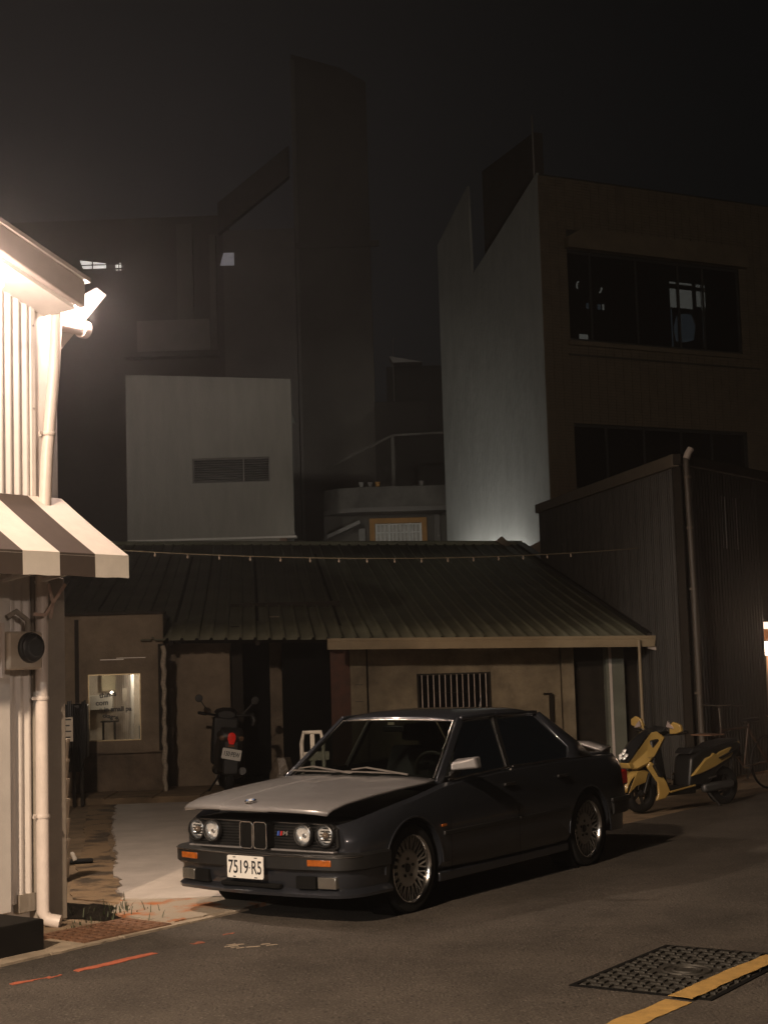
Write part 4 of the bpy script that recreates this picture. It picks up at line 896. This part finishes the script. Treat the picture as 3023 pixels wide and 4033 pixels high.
for s in (1, -1):
    f = (lambda p: p) if s > 0 else mir
    pb_ = MB(); pb_.bar(f(A0+V(.012, .0, -.03)), f(A1+V(.004, .02, .0)), .058, .03, (s*1, -.4, .3)); pb_.build('a_pillar', paint, CAR, bevel=.008)
    MB().bar(f(B0+V(.0, -.005, -.02)), f(B1+V(0, 0, -.01)), .05, .018, (s, 0, .3)).build('b_pillar', black, CAR)
    MB().bar(f(B0+V(.008, -.03, 0)), f(B1+V(.008, -.03, -.02)), .007, .006, (s, 0, .3)).build('window_trim', chrome, CAR)
    cp = MB().add([f(C0), f(Q0+V(.03, 0, -.01)), f(Q0+V(-.03, .02, 0)), f(Q1), f(C1+V(0, .06, 0)), f(C1+V(.01, -.02, -.01)), f(V(.735, 2.36, .99)), f(V(.70, 2.60, 1.0))],
                  [(0, 1, 7, 6), (6, 7, 4, 5), (7, 1, 2, 3), (7, 3, 4)]).build('c_pillar', paint, CAR, smooth=50, solid=.03)
    MB().bar(f(A1+V(.01, 0.02, .012)), f(B1+V(.012, 0, .006)), .03, .03).bar(f(B1+V(.012, 0, .006)), f(C1+V(.012, 0, .008)), .03, .03).build('roof_rail', paint, CAR, bevel=.01)
    MB().bar(f(V(.772, .52, .868)), f(V(.782, 1.36, .902)), .012, .010).bar(f(V(.782, 1.40, .903)), f(V(.772, 2.30, .902)), .012, .010).build('belt_trim', mat('dark_chrome3', (.45, .44, .42), .22, metal=1), CAR)
    MB().add([f(A0+V(.06, .06, .0)), f(B0+V(-.003, -.03, 0)), f(B1+V(-.003, -.03, -.015)), f(A1+V(.008, .045, -.012))], [(0, 1, 2, 3)]).build('front_side_window', glass('side_car_glass', (.62, .66, .64)), CAR)
    MB().add([f(B0+V(-.003, .03, 0)), f(C0+V(0, 0, 0)), f(V(.735, 2.36, .99)), f(C1+V(.005, -.01, -.01)), f(B1+V(-.003, .03, -.01))], [(0, 1, 2, 3, 4)]).build('rear_side_window', glass_dark, CAR)
    MB().bar(f(V(.758, 2.33, .905)), f(V(.742, 2.375, .99)), .008, .006, (s, 0, 0)).bar(f(V(.742, 2.375, .99)), f(C1+V(.008, .012, -.01)), .008, .006, (s, 0, 0)).build('window_trim', chrome, CAR)
def curved(p, q, bow, n=8): return [p.lerp(q, i/n)+V(0, bow*4*(i/n)*(1-i/n), 0) for i in range(n+1)]
wsb = curved(V(-.655, .50, .872), V(.655, .50, .872), -.11); wst = curved(V(-.525, .985, 1.268), V(.525, .985, 1.268), -.045)
for p in wst: p.z += .012*(1-(p.x/.525)**2)
MB().grid([wsb, [a.lerp(b, .5)+V(0, -.012, .008) for a, b in zip(wsb, wst)], wst]).build('windscreen', glass_dark, CAR, smooth=60)
MB().tube(wsb+wst[::-1], .0085, 6, True).build('windscreen_trim', mat('satin_trim', (.42, .40, .38), .28, metal=1), CAR, smooth=60)
rwb = curved(V(-.64, 2.76, .90), V(.64, 2.76, .90), .09); rwt = curved(V(-.52, 2.32, 1.225), V(.52, 2.32, 1.225), .045)
MB().grid([rwb, rwt]).build('rear_window', glass_dark, CAR, smooth=60); MB().tube(rwb+rwt[::-1], .009, 6, True).build('rear_window_trim', chrome, CAR, smooth=60)
# boot lid, spoiler
MB().grid([[(x, Y, z-.02*(x/.66)**2) for x in (-.66, -.5, -.2, 0, .2, .5, .66)] for Y, z in ((2.86, .902), (3.0, .908), (3.2, .903), (3.30, .885), (3.345, .84))]).build('boot_lid', paint, CAR, smooth=40, solid=.012)
sp_ = MB()
sp_.grid([[(x, Y+.03*(x/.62)**2*-1, z-.045*max(0, abs(x)-.45)/.17) for x in (-.64, -.58, -.45, 0, .45, .58, .64)] for Y, z in ((3.16, .955), (3.25, .968), (3.34, .972))])
for s in (1, -1): sp_.box(min(s*.56, s*.62), max(s*.56, s*.62), 3.18, 3.31, .87, .93); sp_.box(min(s*.30, s*.34), max(s*.30, s*.34), 3.2, 3.29, .88, .955)
sp_.build('spoiler', hoodp, CAR, smooth=40, solid=.02)
MB().sweep([(-.79, 2.98), (-.785, 3.2), (-.74, 3.36), (-.5, 3.42), (0, 3.44), (.5, 3.42), (.74, 3.36), (.785, 3.2), (.79, 2.98)], [(.02, .38), (.03, .40), (.03, .50), (.015, .515), (-.08, .515), (-.08, .38)]).build('rear_bumper', black, CAR, smooth=35)
MB().sweep([(-.77, 3.0), (-.765, 3.2), (-.71, 3.33), (-.5, 3.38), (0, 3.40), (.5, 3.38), (.71, 3.33), (.765, 3.2), (.77, 3.0)], [(.0, .24), (.01, .38), (-.1, .38), (-.1, .24)]).build('rear_valance', paint, CAR, smooth=35)
# wipers
for x0, x1 in ((.11, .52), (-.40, -.10)):
    w = MB(); w.bar((x0+.36, .44, .905), (x0+.0, .42, .952), .014, .012); w.bar((x0+.0, .42, .952), (x0-.14, .425, .935), .012, .010); w.bar((x0+.30, .45, .912), (x0-.22, .44, .918), .007, .012); w.build('wiper', mat('wiper_metal', (.30, .28, .26), .32, metal=.8), CAR)
# mirror
for s in (1,):
    mp = MB()
    mp.add([(s*.80, .50, .935), (s*.79, .52, .985), (s*.95, .60, 1.025), (s*.965, .62, .945), (s*.79, .58, .925), (s*.79, .60, 1.015), (s*.95, .68, 1.03), (s*.96, .68, .94)],
           [(0, 3, 2, 1), (4, 5, 6, 7), (0, 1, 5, 4), (2, 3, 7, 6), (1, 2, 6, 5), (0, 4, 7, 3)])
    mp.build('wing_mirror', hoodp, CAR, bevel=.014, seg=3)
    MB().bar((s*.745, .62, .90), (s*.82, .57, .94), .06, .03).build('mirror_stalk', black, CAR)
# interior
MB().box(-.68, .68, .50, .86, .60, .872).build('dashboard', fabric, CAR, bevel=.04, seg=3)
MB().tube([(.36+.185*cos(a), .98-.06*sin(a), .86+.175*sin(a)) for a in [2*pi*k/32 for k in range(32)]], .014, 8, True).build('steering_wheel', mat('leather', (.05, .045, .04), .4), CAR, smooth=60)
for X in (-.36, .36):
    st_ = MB(); st_.prism([(1.15, .55), (1.62, .52), (1.80, 1.02), (1.72, 1.04), (1.55, .66), (1.15, .68)], 'x', X-.24, X+.24); st_.build('front_seat', fabric, CAR, bevel=.04, seg=3)
    MB().prism([(1.70, 1.07), (1.79, 1.07), (1.81, 1.20), (1.74, 1.22)], 'x', X-.13, X+.13).build('headrest', headm if X > 0 else fabric, CAR, bevel=.04, seg=3)
MB().prism([(2.05, .55), (2.4, .55), (2.52, .90), (2.42, .94), (2.25, .66), (2.05, .66)], 'x', -.62, .62).build('rear_seat', fabric, CAR, bevel=.03)
MB().box(-.10, .10, .93, .955, 1.185, 1.235).build('rear_view_mirror', black, CAR, bevel=.01)
MB().box(-.05, .01, .93, .935, 1.24, 1.262).build('windscreen_sticker', paper, CAR)
MB().lathe([(.001, 0), (.004, 0), (.003, .09), (.001, .09)], (.0, 2.2, 1.33), (0, .3, 1), 6).build('aerial', black, CAR)

# ================================================================== YELLOW SCOOTER
def scooter_frame(loc, rz, label, name): return empty(name, loc, rz, label, 'scooter', 'parked scooters')
YS = scooter_frame((2.70, 16.9, 0), radians(-56), 'yellow and black sport scooter parked behind the car', 'motor_scooter')
def swheel(parent, y, r, w, x=0):
    wh = bpy.data.objects.new('wheel', None); COL.objects.link(wh); wh.parent = parent; wh.location = (x, y, r)
    t = MB().lathe([(r*.62, -w*.4), (r*.8, -w*.5), (r*.95, -w*.38), (r, -w*.12), (r, w*.12), (r*.95, w*.38), (r*.8, w*.5), (r*.62, w*.4)], (0, 0, 0), (1, 0, 0), 32, caps=False).build('tyre', rubber, wh, smooth=50)
    rr_ = MB().lathe([(r*.63, -w*.35), (r*.60, -.01), (r*.60, .01), (r*.63, w*.35)], (0, 0, 0), (1, 0, 0), 32, caps=False)
    for k in range(5):
        a = 2*pi*k/5; rr_.bar((0, .02*cos(a), .02*sin(a)), (0, r*.61*cos(a), r*.61*sin(a)), .03, .02, (1, 0, 0))
    rr_.lathe([(.03, -.05), (.03, .05)], (0, 0, 0), (1, 0, 0), 12); rr_.build('rim', mat('dark_wheel', (.06, .06, .06), .4, metal=.6), wh, smooth=40)
swheel(YS, 0, .215, .12); swheel(YS, 1.27, .215, .13)
MB().bar((-.075, .0, .21), (-.075, .10, .45), .035, .035).bar((.075, .0, .21), (.075, .10, .45), .035, .035).bar((0, .10, .45), (0, .27, .88), .05, .05).build('fork', black, YS, bevel=.01)
# front mudguard: beak
def shell(name, sec, m, parent, bevel=None, smooth=45, solid=None):
    # sec: list of rings (each same length)
    b = MB(); n = len(sec[0])
    for r in sec: b.v += [tuple(p) for p in r]
    for i in range(len(sec)-1):
        for j in range(n): b.f.append((i*n+j, i*n+(j+1) % n, (i+1)*n+(j+1) % n, (i+1)*n+j))
    b.f.append(tuple(range(n))); b.f.append(tuple(range((len(sec)-1)*n, len(sec)*n)))
    return b.build(name, m, parent, smooth=smooth, bevel=bevel)
def ringxz(y, z, w, h, n=10, flat=.0): return [(w*cos(2*pi*k/n), y+flat*sin(2*pi*k/n), z+h*sin(2*pi*k/n)) for k in range(n)]
def arc_guard(cy, cz, r, a0, a1, w0, w1, th=.012, n=12):
    rows = []
    for i in range(n+1):
        a = a0+(a1-a0)*i/n; w = w0+(w1-w0)*i/n; rows.append([(t*w, cy-(r-.03*t*t)*cos(a), cz+(r-.03*t*t)*sin(a)) for t in (-1, -.8, -.4, 0, .4, .8, 1)])
    return MB().grid(rows)
arc_guard(0, .215, .255, radians(5), radians(125), .05, .085).build('front_mudguard', yellowp, YS, smooth=40, solid=.01)
gd_ = MB(); gd_.prism([(-.24, .22), (-.10, .46), (.06, .44), (.02, .33), (-.12, .30)], 'x', -.088, -.078); gd_.prism([(-.24, .22), (-.10, .46), (.06, .44), (.02, .33), (-.12, .30)], 'x', .078, .088); gd_.build('mudguard_cheek', yellowp, YS, bevel=.008)
text('guard_mark', 'W', .06, ink, YS, basis((1, 0, 0), (0, .35, .94), (0, -.94, .35), (0, -.262, .27)), 1.2, .001)
# front cover: nose, two yellow wings around the smoked headlamp
FC = [(-.21, .50), (-.24, .57), (-.12, .74), (.12, .88), (.22, .87), (.26, .80), (.06, .58), (.02, .50)]
def wing(s):
    b = MB()
    inner = [(.055, -.20, .54), (.105, -.14, .64), (.115, -.02, .76), (.09, .13, .87), (.10, .20, .88), (.15, .27, .81), (.165, .10, .62), (.15, .0, .54), (.10, -.12, .49), (.04, -.19, .50)]
    o = [(s*x, y, z) for x, y, z in inner]; o2 = [(s*(x*.75), y+.05, z-.02) for x, y, z in inner]
    n = len(o); c = (s*.125, .03, .68); c2 = (s*.08, .09, .66); b.add(o+o2+[c, c2], [(i, (i+1) % n, 2*n) for i in range(n)]+[(n+(i+1) % n, n+i, 2*n+1) for i in range(n)]+[(i, (i+1) % n, n+(i+1) % n, n+i) for i in range(n)])
    return b
for s in (1, -1): wing(s).build('front_cowl', yellowp, YS, smooth=50, bevel=.010)
MB().prism([(-.19, .49), (-.225, .55), (-.17, .555), (-.10, .50)], 'x', -.08, .08).build('nose', yellowp, YS, bevel=.012)
hd = shell('headlight_cover', [ringxz(-.205, .555, .05, .02, 10), ringxz(-.165, .62, .095, .035, 10), ringxz(-.08, .72, .105, .04, 10), ringxz(.03, .80, .09, .04, 10), ringxz(.12, .86, .06, .03, 10)], mat('smoked_lens', (.015, .015, .016), .08, coat=1), YS)
for dx, dz, dy in ((-.045, .605, -.185), (.045, .605, -.185), (0, .63, -.18), (-.03, .58, -.20), (.03, .58, -.20), (.0, .655, -.165)):
    MB().lathe([(.026, 0), (.018, .012), (.001, .016)], (dx, dy-.028, dz+.026), (0, -.75, .66), 12, caps=False).build('headlight', MATS['reflector_bowl'], YS, smooth=60)
# leg shield strip and floor
for s in (1, -1):
    b = MB(); o = [(.165, .03, .56), (.175, .10, .52), (.185, .24, .33), (.19, .29, .22), (.18, .22, .145), (.16, .10, .13), (.16, .14, .20), (.155, .14, .32), (.15, .05, .44), (.145, .0, .50)]
    n = len(o); b.add([(s*x, y, z) for x, y, z in o]+[(s*(x-.035), y, z) for x, y, z in o], [tuple(range(n)), tuple(range(n, 2*n))[::-1]]+[(i, (i+1) % n, n+(i+1) % n, n+i) for i in range(n)])
    b.build('leg_shield_strip', yellowp, YS, bevel=.014, seg=3)
    bk = MB(); bk.bar((s*.178, .07, .525), (s*.185, .15, .40), .045, .045, (s, 0, 0)); bk.build('black_panel', black, YS)
    text('side_lettering', 'RACING', .022, ink, YS, basis((0, s*1, 0), (0, -.2, 1), (s, 0, 0), (s*.178, .03, .60)), 1, .001)
    MB().bar((s*.19, .28, .215), (s*.19, .66, .262), .02, .02).build('floor_trim', yellowp, YS, bevel=.005)
MB().prism([(.08, .78), (.20, .80), (.30, .30), (.27, .20), (.12, .30)], 'x', -.14, .14).build('leg_shield', black, YS, bevel=.02)
MB().box(-.17, .17, .20, .70, .17, .25).build('floor', black, YS, bevel=.02)
# body and seat
MB().prism([(.62, .24), (.68, .56), (.84, .64), (1.40, .70), (1.50, .68), (1.42, .56), (1.10, .40), (.95, .26)], 'x', -.14, .14).build('body', black, YS, bevel=.03, seg=3)
MB().prism([(.66, .60), (.72, .66), (.98, .655), (1.10, .70), (1.42, .735), (1.46, .71), (1.06, .62)], 'x', -.125, .125).build('seat', mat('black_vinyl', (.016, .016, .017), .5), YS, bevel=.03, seg=3)
for s in (1, -1):
    b = MB(); o = [(.168, .64, .355), (.175, .88, .545), (.165, .96, .56), (.168, 1.0, .60), (.165, 1.06, .575), (.165, 1.10, .60), (.125, 1.48, .70), (.125, 1.42, .61), (.155, 1.28, .53), (.17, 1.02, .44), (.172, .80, .38)]
    n = len(o); b.add([(s*x, y, z) for x, y, z in o]+[(s*(x-.045), y, z) for x, y, z in o], [tuple(range(n)), tuple(range(n, 2*n))[::-1]]+[(i, (i+1) % n, n+(i+1) % n, n+i) for i in range(n)])
    b.build('tail_panel', yellowp, YS, bevel=.016, seg=3)
    MB().bar((s*.176, 1.08, .535), (s*.15, 1.40, .625), .012, .03, (s, 0, 0)).build('tail_groove', black, YS)
MB().bar((0, 1.46, .68), (0, 1.56, .52), .12, .03).build('rear_mudguard', black, YS, bevel=.01)
MB().box(-.09, .09, 1.46, 1.51, .60, .67).build('tail_light', redlens, YS, bevel=.015)
MB().prism([(.86, .16), (1.34, .18), (1.34, .28), (.86, .26)], 'x', .06, .14).build('engine_case', mat('dull_engine', (.10, .10, .10), .5, metal=.6), YS, bevel=.03)
MB().tube([(-.15, .9, .2), (-.17, 1.1, .22), (-.17, 1.5, .30)], .045, 10).build('silencer', mat('dull_engine2', (.12, .12, .12), .4, metal=.7), YS, smooth=40)
MB().bar((.14, .92, .32), (.16, 1.02, .34), .02, .02).build('footpeg', chrome, YS)
MB().bar((.07, .95, .18), (.16, 1.06, .01), .02, .02).build('stand', black, YS)
MB().tube([(-.36, .40, .86), (-.2, .36, .84), (0, .33, .83), (.2, .36, .84), (.36, .40, .86)], .014, 8).build('handlebar', black, YS, smooth=50)
for s in (1, -1):
    MB().tube([(s*.25, .37, .846), (s*.37, .405, .862)], .02, 8).build('grip', rubber, YS, smooth=50)
    MB().bar((s*.22, .33, .85), (s*.40, .36, .862), .010, .012).build('brake_lever', alloy, YS)
shell('handlebar_cover', [ringxz(.22, .86, .07, .03, 10), ringxz(.30, .88, .16, .05, 10), ringxz(.38, .86, .12, .04, 10)], black, YS)
for s in (1, -1):
    a = V(s*.10, .28, .87); c = V(s*.25, .28, .96)
    MB().bar(a, c, .016, .016).build('mirror_stem', black, YS)
    b = MB(); o = [(.17, .27, .895), (.20, .25, 1.0), (.27, .23, 1.035), (.36, .25, 1.0), (.37, .26, .93), (.28, .27, .90)]
    if s > 0: o = [(x+.02, y+.03, z-.055) for x, y, z in o]
    n = len(o); b.add([(s*x, y, z) for x, y, z in o]+[(s*x, y+.04, z) for x, y, z in o], [tuple(range(n)), tuple(range(n, 2*n))[::-1]]+[(i, (i+1) % n, n+(i+1) % n, n+i) for i in range(n)])
    mo = b.build('mirror', yellowp, YS, bevel=.01)
    ind = MB().prism([(s*.19, .92), (s*.21, .985), (s*.25, .95), (s*.29, .905)], 'y', .235 if s < 0 else .262, .25 if s < 0 else .28); ind.build('front_indicator', mat('clear_indicator', (.6, .5, .48), .15, metal=.5, coat=1), mo)

# ================================================================== BLACK SCOOTER (seen from behind, leaning)
BS = scooter_frame((-2.33, 21.25, .07), radians(190), 'black scooter seen from behind with white number plate 150-PEW', 'motor_scooter')
BS.rotation_euler = (0, radians(-4), radians(190))
swheel(BS, 1.08, .22, .11); swheel(BS, -.12, .22, .10)
MB().prism([(.10, .24), (.14, .60), (.35, .68), (.95, .84), (1.12, .86), (1.20, .74), (1.12, .56), (.95, .36), (.6, .24)], 'x', -.15, .15).build('body', black, BS, bevel=.05, seg=3)
MB().prism([(.20, .70), (.34, .77), (.70, .76), (1.05, .86), (1.10, .83), (.60, .69)], 'x', -.14, .14).build('seat', MATS['black_vinyl'], BS, bevel=.03, seg=3)
MB().prism([(-.34, .60), (-.10, .98), (.0, .96), (.0, .30), (-.12, .30)], 'x', -.18, .18).build('leg_shield', black, BS, bevel=.04)
MB().box(-.16, .16, -.02, .40, .2, .28).build('floor', black, BS, bevel=.02)
MB().prism([(.98, .52), (1.16, .70), (1.22, .52), (1.32, .26), (1.26, .24), (1.10, .44)], 'x', -.10, .10).build('rear_mudguard', black, BS, bevel=.02)
MB().lathe([(.055, 0), (.05, .03), (.001, .045)], (0, 1.17, .74), (0, 1, .1), 14, caps=False).prism([(-.03, .64), (.03, .64), (.055, .72), (-.055, .72)], 'y', 1.17, 1.20).build('tail_light', mat('lit_red_lens', (.6, .02, .01), .15, coat=1, emit=(1, .03, .02), estr=.12), BS, smooth=40)
for s in (1, -1): MB().lathe([(.04, 0), (.034, .04), (.001, .05)], (s*.115, 1.14, .72), (s*.3, 1, 0), 12, caps=False).build('indicator', mat('dusky_amber', (.16, .09, .05), .2, coat=.6), BS, smooth=50)
MB().box(-.04, .04, 1.18, 1.19, .605, .625).build('reflector', amber, BS)
bp_ = MB().prism(rounded(-.125, .125, .455, .595, .012), 'y', 1.255, 1.262).build('licence_plate', platem, BS)
text('plate_text', '150·PEW', .085, ink, bp_, basis((-1, 0, 0), (0, 0, 1), (0, 1, 0), (0, 1.2625, .523)), .66, .0006, .0015)
bp_.rotation_euler = (0, radians(-8), 0)
bp_.location = (.07, 0, -.005)
MB().tube([(-.34, .02, 1.00), (-.15, -.06, .98), (0, -.08, .97), (.15, -.06, .98), (.34, .02, 1.00)], .016, 8).build('handlebar', black, BS, smooth=50)
shell('handlebar_cover', [[(x, y-.06, z) for x, y, z in ringxz(-.14, .98, .10, .05, 10)], [(x, y-.02, z) for x, y, z in ringxz(-.06, 1.02, .17, .07, 10)], ringxz(.03, .99, .12, .05, 10)], black, BS)
for s in (1, -1):
    MB().tube([(s*.28, .0, .99), (s*.39, .04, 1.005)], .022, 8).build('grip', rubber, BS, smooth=50)
    MB().bar((s*.22, -.04, 1.0), (s*.36, -.02, 1.16), .012, .012).build('mirror_stem', black, BS)
    MB().lathe([(.001, -.012), (.05, -.01), (.055, 0), (.05, .012), (.001, .014)], (s*.39, -.01, 1.20), (0, 1, 0), 16).build('mirror', black, BS, smooth=50)
MB().tube([(-.36, .02, .98), (-.39, .05, .92), (-.37, .03, .86)], .04, 8).build('hand_guard', black, BS, smooth=50)
MB().bar((.10, .62, .2), (.24, .70, -.02), .02, .02).build('stand', black, BS)
MB().tube([(-.14, .5, .2), (-.16, .8, .24), (-.16, 1.2, .3)], .05, 10).build('silencer', MATS['dull_engine'], BS, smooth=40)

# ================================================================== BICYCLES at the right edge
def bicycle(loc, rz, label, frame_m, hb):
    B = empty('bicycle', loc, rz, label, 'bicycle', 'bicycles by the shed')
    for y in (0, 1.02):
        wh = bpy.data.objects.new('wheel', None); COL.objects.link(wh); wh.parent = B; wh.location = (0, y, .33)
        MB().tube([(0, .32*cos(2*pi*k/32), .32*sin(2*pi*k/32)) for k in range(32)], .016, 6, True).build('tyre', rubber, wh, smooth=60)
        sp2 = MB().lathe([(.018, -.04), (.018, .04)], (0, 0, 0), (1, 0, 0), 8)
        for k in range(14): a = 2*pi*k/14; sp2.bar((0, 0, 0), (0, .31*cos(a), .31*sin(a)), .003, .003, (1, 0, 0))
        sp2.build('spokes', chrome, wh)
    f_ = MB()
    for p, q in (((0, 0, .33), (0, .16, .78)), ((0, .16, .76), (0, .66, .78)), ((0, .19, .68), (0, .56, .30)), ((0, .56, .30), (0, .68, .82)), ((0, .56, .30), (0, 1.02, .33)), ((0, 1.02, .33), (0, .67, .76))): f_.tube([p, q], .015, 8)
    f_.build('frame', frame_m, B, smooth=50)
    MB().prism([(.58, .84), (.60, .88), (.86, .90), (.86, .84)], 'x', -.05, .05).build('saddle', black, B, bevel=.02)
    MB().tube([(0, .16, .78), (0, .14, hb-.02)], .012, 8).tube([(-.28, .26, hb), (-.22, .10, hb+.02), (0, .10, hb+.01), (.22, .10, hb+.02), (.28, .26, hb)], .011, 8).build('handlebar', chrome, B, smooth=50)
    MB().box(-.16, .16, -.22, .02, .72, .735).build('rack', rust, B) if hb > 1 else None
    MB().tube([(0, .56, .30), (.1, .56, .30)], .02, 8).bar((.1, .56, .30), (.1, .48, .16), .015, .03).build('pedal', chrome, B)
    return B
bicycle((3.92, 18.75, 0), radians(-52), 'dark bicycle with wide handlebars behind the yellow scooter', mat('dark_bicycle_paint', (.05, .026, .014), .5), 1.06)
bicycle((4.62, 18.25, 0), radians(-40), 'bicycle with shiny handlebars at the right edge by the lit shop', black, .93)

# ================================================================== CLUTTER
CB = empty('black_cabinet', (-4.16, 19.55, 0), .1, 'dark cabinet with bundled cables against the shop front', 'cabinet')
MB().box(0, .30, 0, .3, .62, 1.30).build('case', black, CB, bevel=.02)
MB().box(.10, .14, .1, .14, 0, .62).box(.20, .24, .1, .14, 0, .62).build('legs', darkwood, CB)
cbm = MB()
for k in range(9): cbm.tube([(.04+.03*k, -.03, 1.30+.05*sin(k)), (.05+.025*k, -.06, 1.1), (.04+.03*k, -.04, .7+.05*cos(k)), (.08+.015*k, 0, .45)], .014, 6)
cbm.build('cables', black, CB, smooth=50)
NB = empty('notice_board', (-3.99, 18.5, 0), .2, 'paper notice with printed lines beside the dark cabinet', 'notice')
MB().box(0, .17, 0, .012, .88, 1.17).build('sheet', paper, NB)
for k, (a, b) in enumerate(((.02, .15), (.02, .13), (.03, .15), (.02, .14))): MB().box(a, b, -.001, 0, 1.135-.07*k, 1.15-.07*k).build('print_line', ink, NB)
MB().tube([(.08, .03, 0), (.08, .03, .9)], .012, 6).build('stake', darkwood, NB)
SK = empty('stacked_pots', (-2.77, 12.9, 0), 0, 'tall stack of pale round pots against the grey pillar', 'pots')
for k in range(7): MB().lathe([(.062, 0), (.075, .14), (.079, .14), (.079, .165), (.07, .165)], (random.uniform(-.004, .004), 0, .02+k*.163), (0, 0, 1), 18).build('pot', mat('pale_pot', (.40, .33, .25), .8, vary=.15), SK, smooth=40)
SHO = empty('shoe', (-2.86, 14.0, 0), radians(100), 'single black sandal lying on the alley floor', 'shoe')
MB().prism([(-.05, -.14), (.04, -.14), (.055, 0), (.045, .12), (0, .15), (-.045, .12), (-.05, 0)], 'z', 0, .035).build('sole', rubber, SHO, bevel=.012)
MB().tube([(-.05, .02, .03), (-.03, .04, .085), (.03, .05, .085), (.05, .02, .03)], .018, 6).build('strap', whitepl, SHO, smooth=50)
PC = empty('plastic_chair', (-.885, 17.5, .03), radians(14), 'white plastic chair standing behind the car bonnet', 'chair')
MB().tube([(-.125, .0, .42), (-.125, .03, .80), (-.10, .04, .92), (.10, .04, .92), (.125, .03, .80), (.125, .0, .42)], .024, 8).build('back_frame', whitepl, PC, smooth=50)
MB().box(-.025, .025, .02, .045, .44, .90).build('back_slat', whitepl, PC, bevel=.008)
MB().box(-.125, .19, .005, .03, .60, .70).build('back_panel', whitepl, PC, bevel=.008)
MB().box(-.14, .14, -.42, .02, .40, .44).build('seat', whitepl, PC, bevel=.015)
for sx in (-.12, .12):
    for y in (-.38, -.01): MB().bar((sx, y, 0), (sx*.95, y, .41), .035, .035, (0, 1, 0)).build('leg', whitepl, PC)
BG = empty('rubbish_bag', (-1.28, 18.1, 0), 0, 'slumped dark rubbish bag beside the plastic chair', 'bag')
bgm = MB(); 
for i in range(8):
    t = i/7; bgm.v += [((.17*(1-.55*t**2)+.03*sin(3*a+i))*cos(a), (.15*(1-.55*t**2)+.02*sin(5*a+i))*sin(a), .02+.62*t) for a in [2*pi*k/14 for k in range(14)]]
for i in range(7):
    for j in range(14): bgm.f.append((i*14+j, i*14+(j+1) % 14, (i+1)*14+(j+1) % 14, (i+1)*14+j))
bgm.f.append(tuple(range(14))); bgm.f.append(tuple(range(98, 112)))
bgm.build('sack', mat('dusty_brown_plastic', (.10, .08, .06), .45, vary=.4, scale=9, bump=.5, bscale=12), BG, smooth=60)
PB = MB().box(-.06, .06, -.06, .06, .08, .62).build('white_post_stub', whitepl, None, bevel=.01); PB.location = (-2.40, 21.6, 0); tag(PB, 'short white post behind the black scooter', 'post')

# ================================================================== HAZE
hz = MB().box(-90, 90, -60, 80, -1.6, 26).build('haze', mat('haze_air', (1, 1, 1))); tag(hz, kind='stuff')
hm_ = bpy.data.materials.new('night_haze'); hm_.use_nodes = True; hm_.cycles.volume_sampling = 'EQUIANGULAR'; nn = hm_.node_tree.nodes; nn.remove(nn['Principled BSDF'])
pv = nn.new('ShaderNodeVolumePrincipled'); pv.inputs['Density'].default_value = .0062; pv.inputs['Anisotropy'].default_value = .9; pv.inputs['Color'].default_value = (.9, .9, .9, 1)
hm_.node_tree.links.new(pv.outputs[0], nn['Material Output'].inputs['Volume']); hz.data.materials.clear(); hz.data.materials.append(hm_)
hz['label'] = 'thin night haze glowing round the lamps'
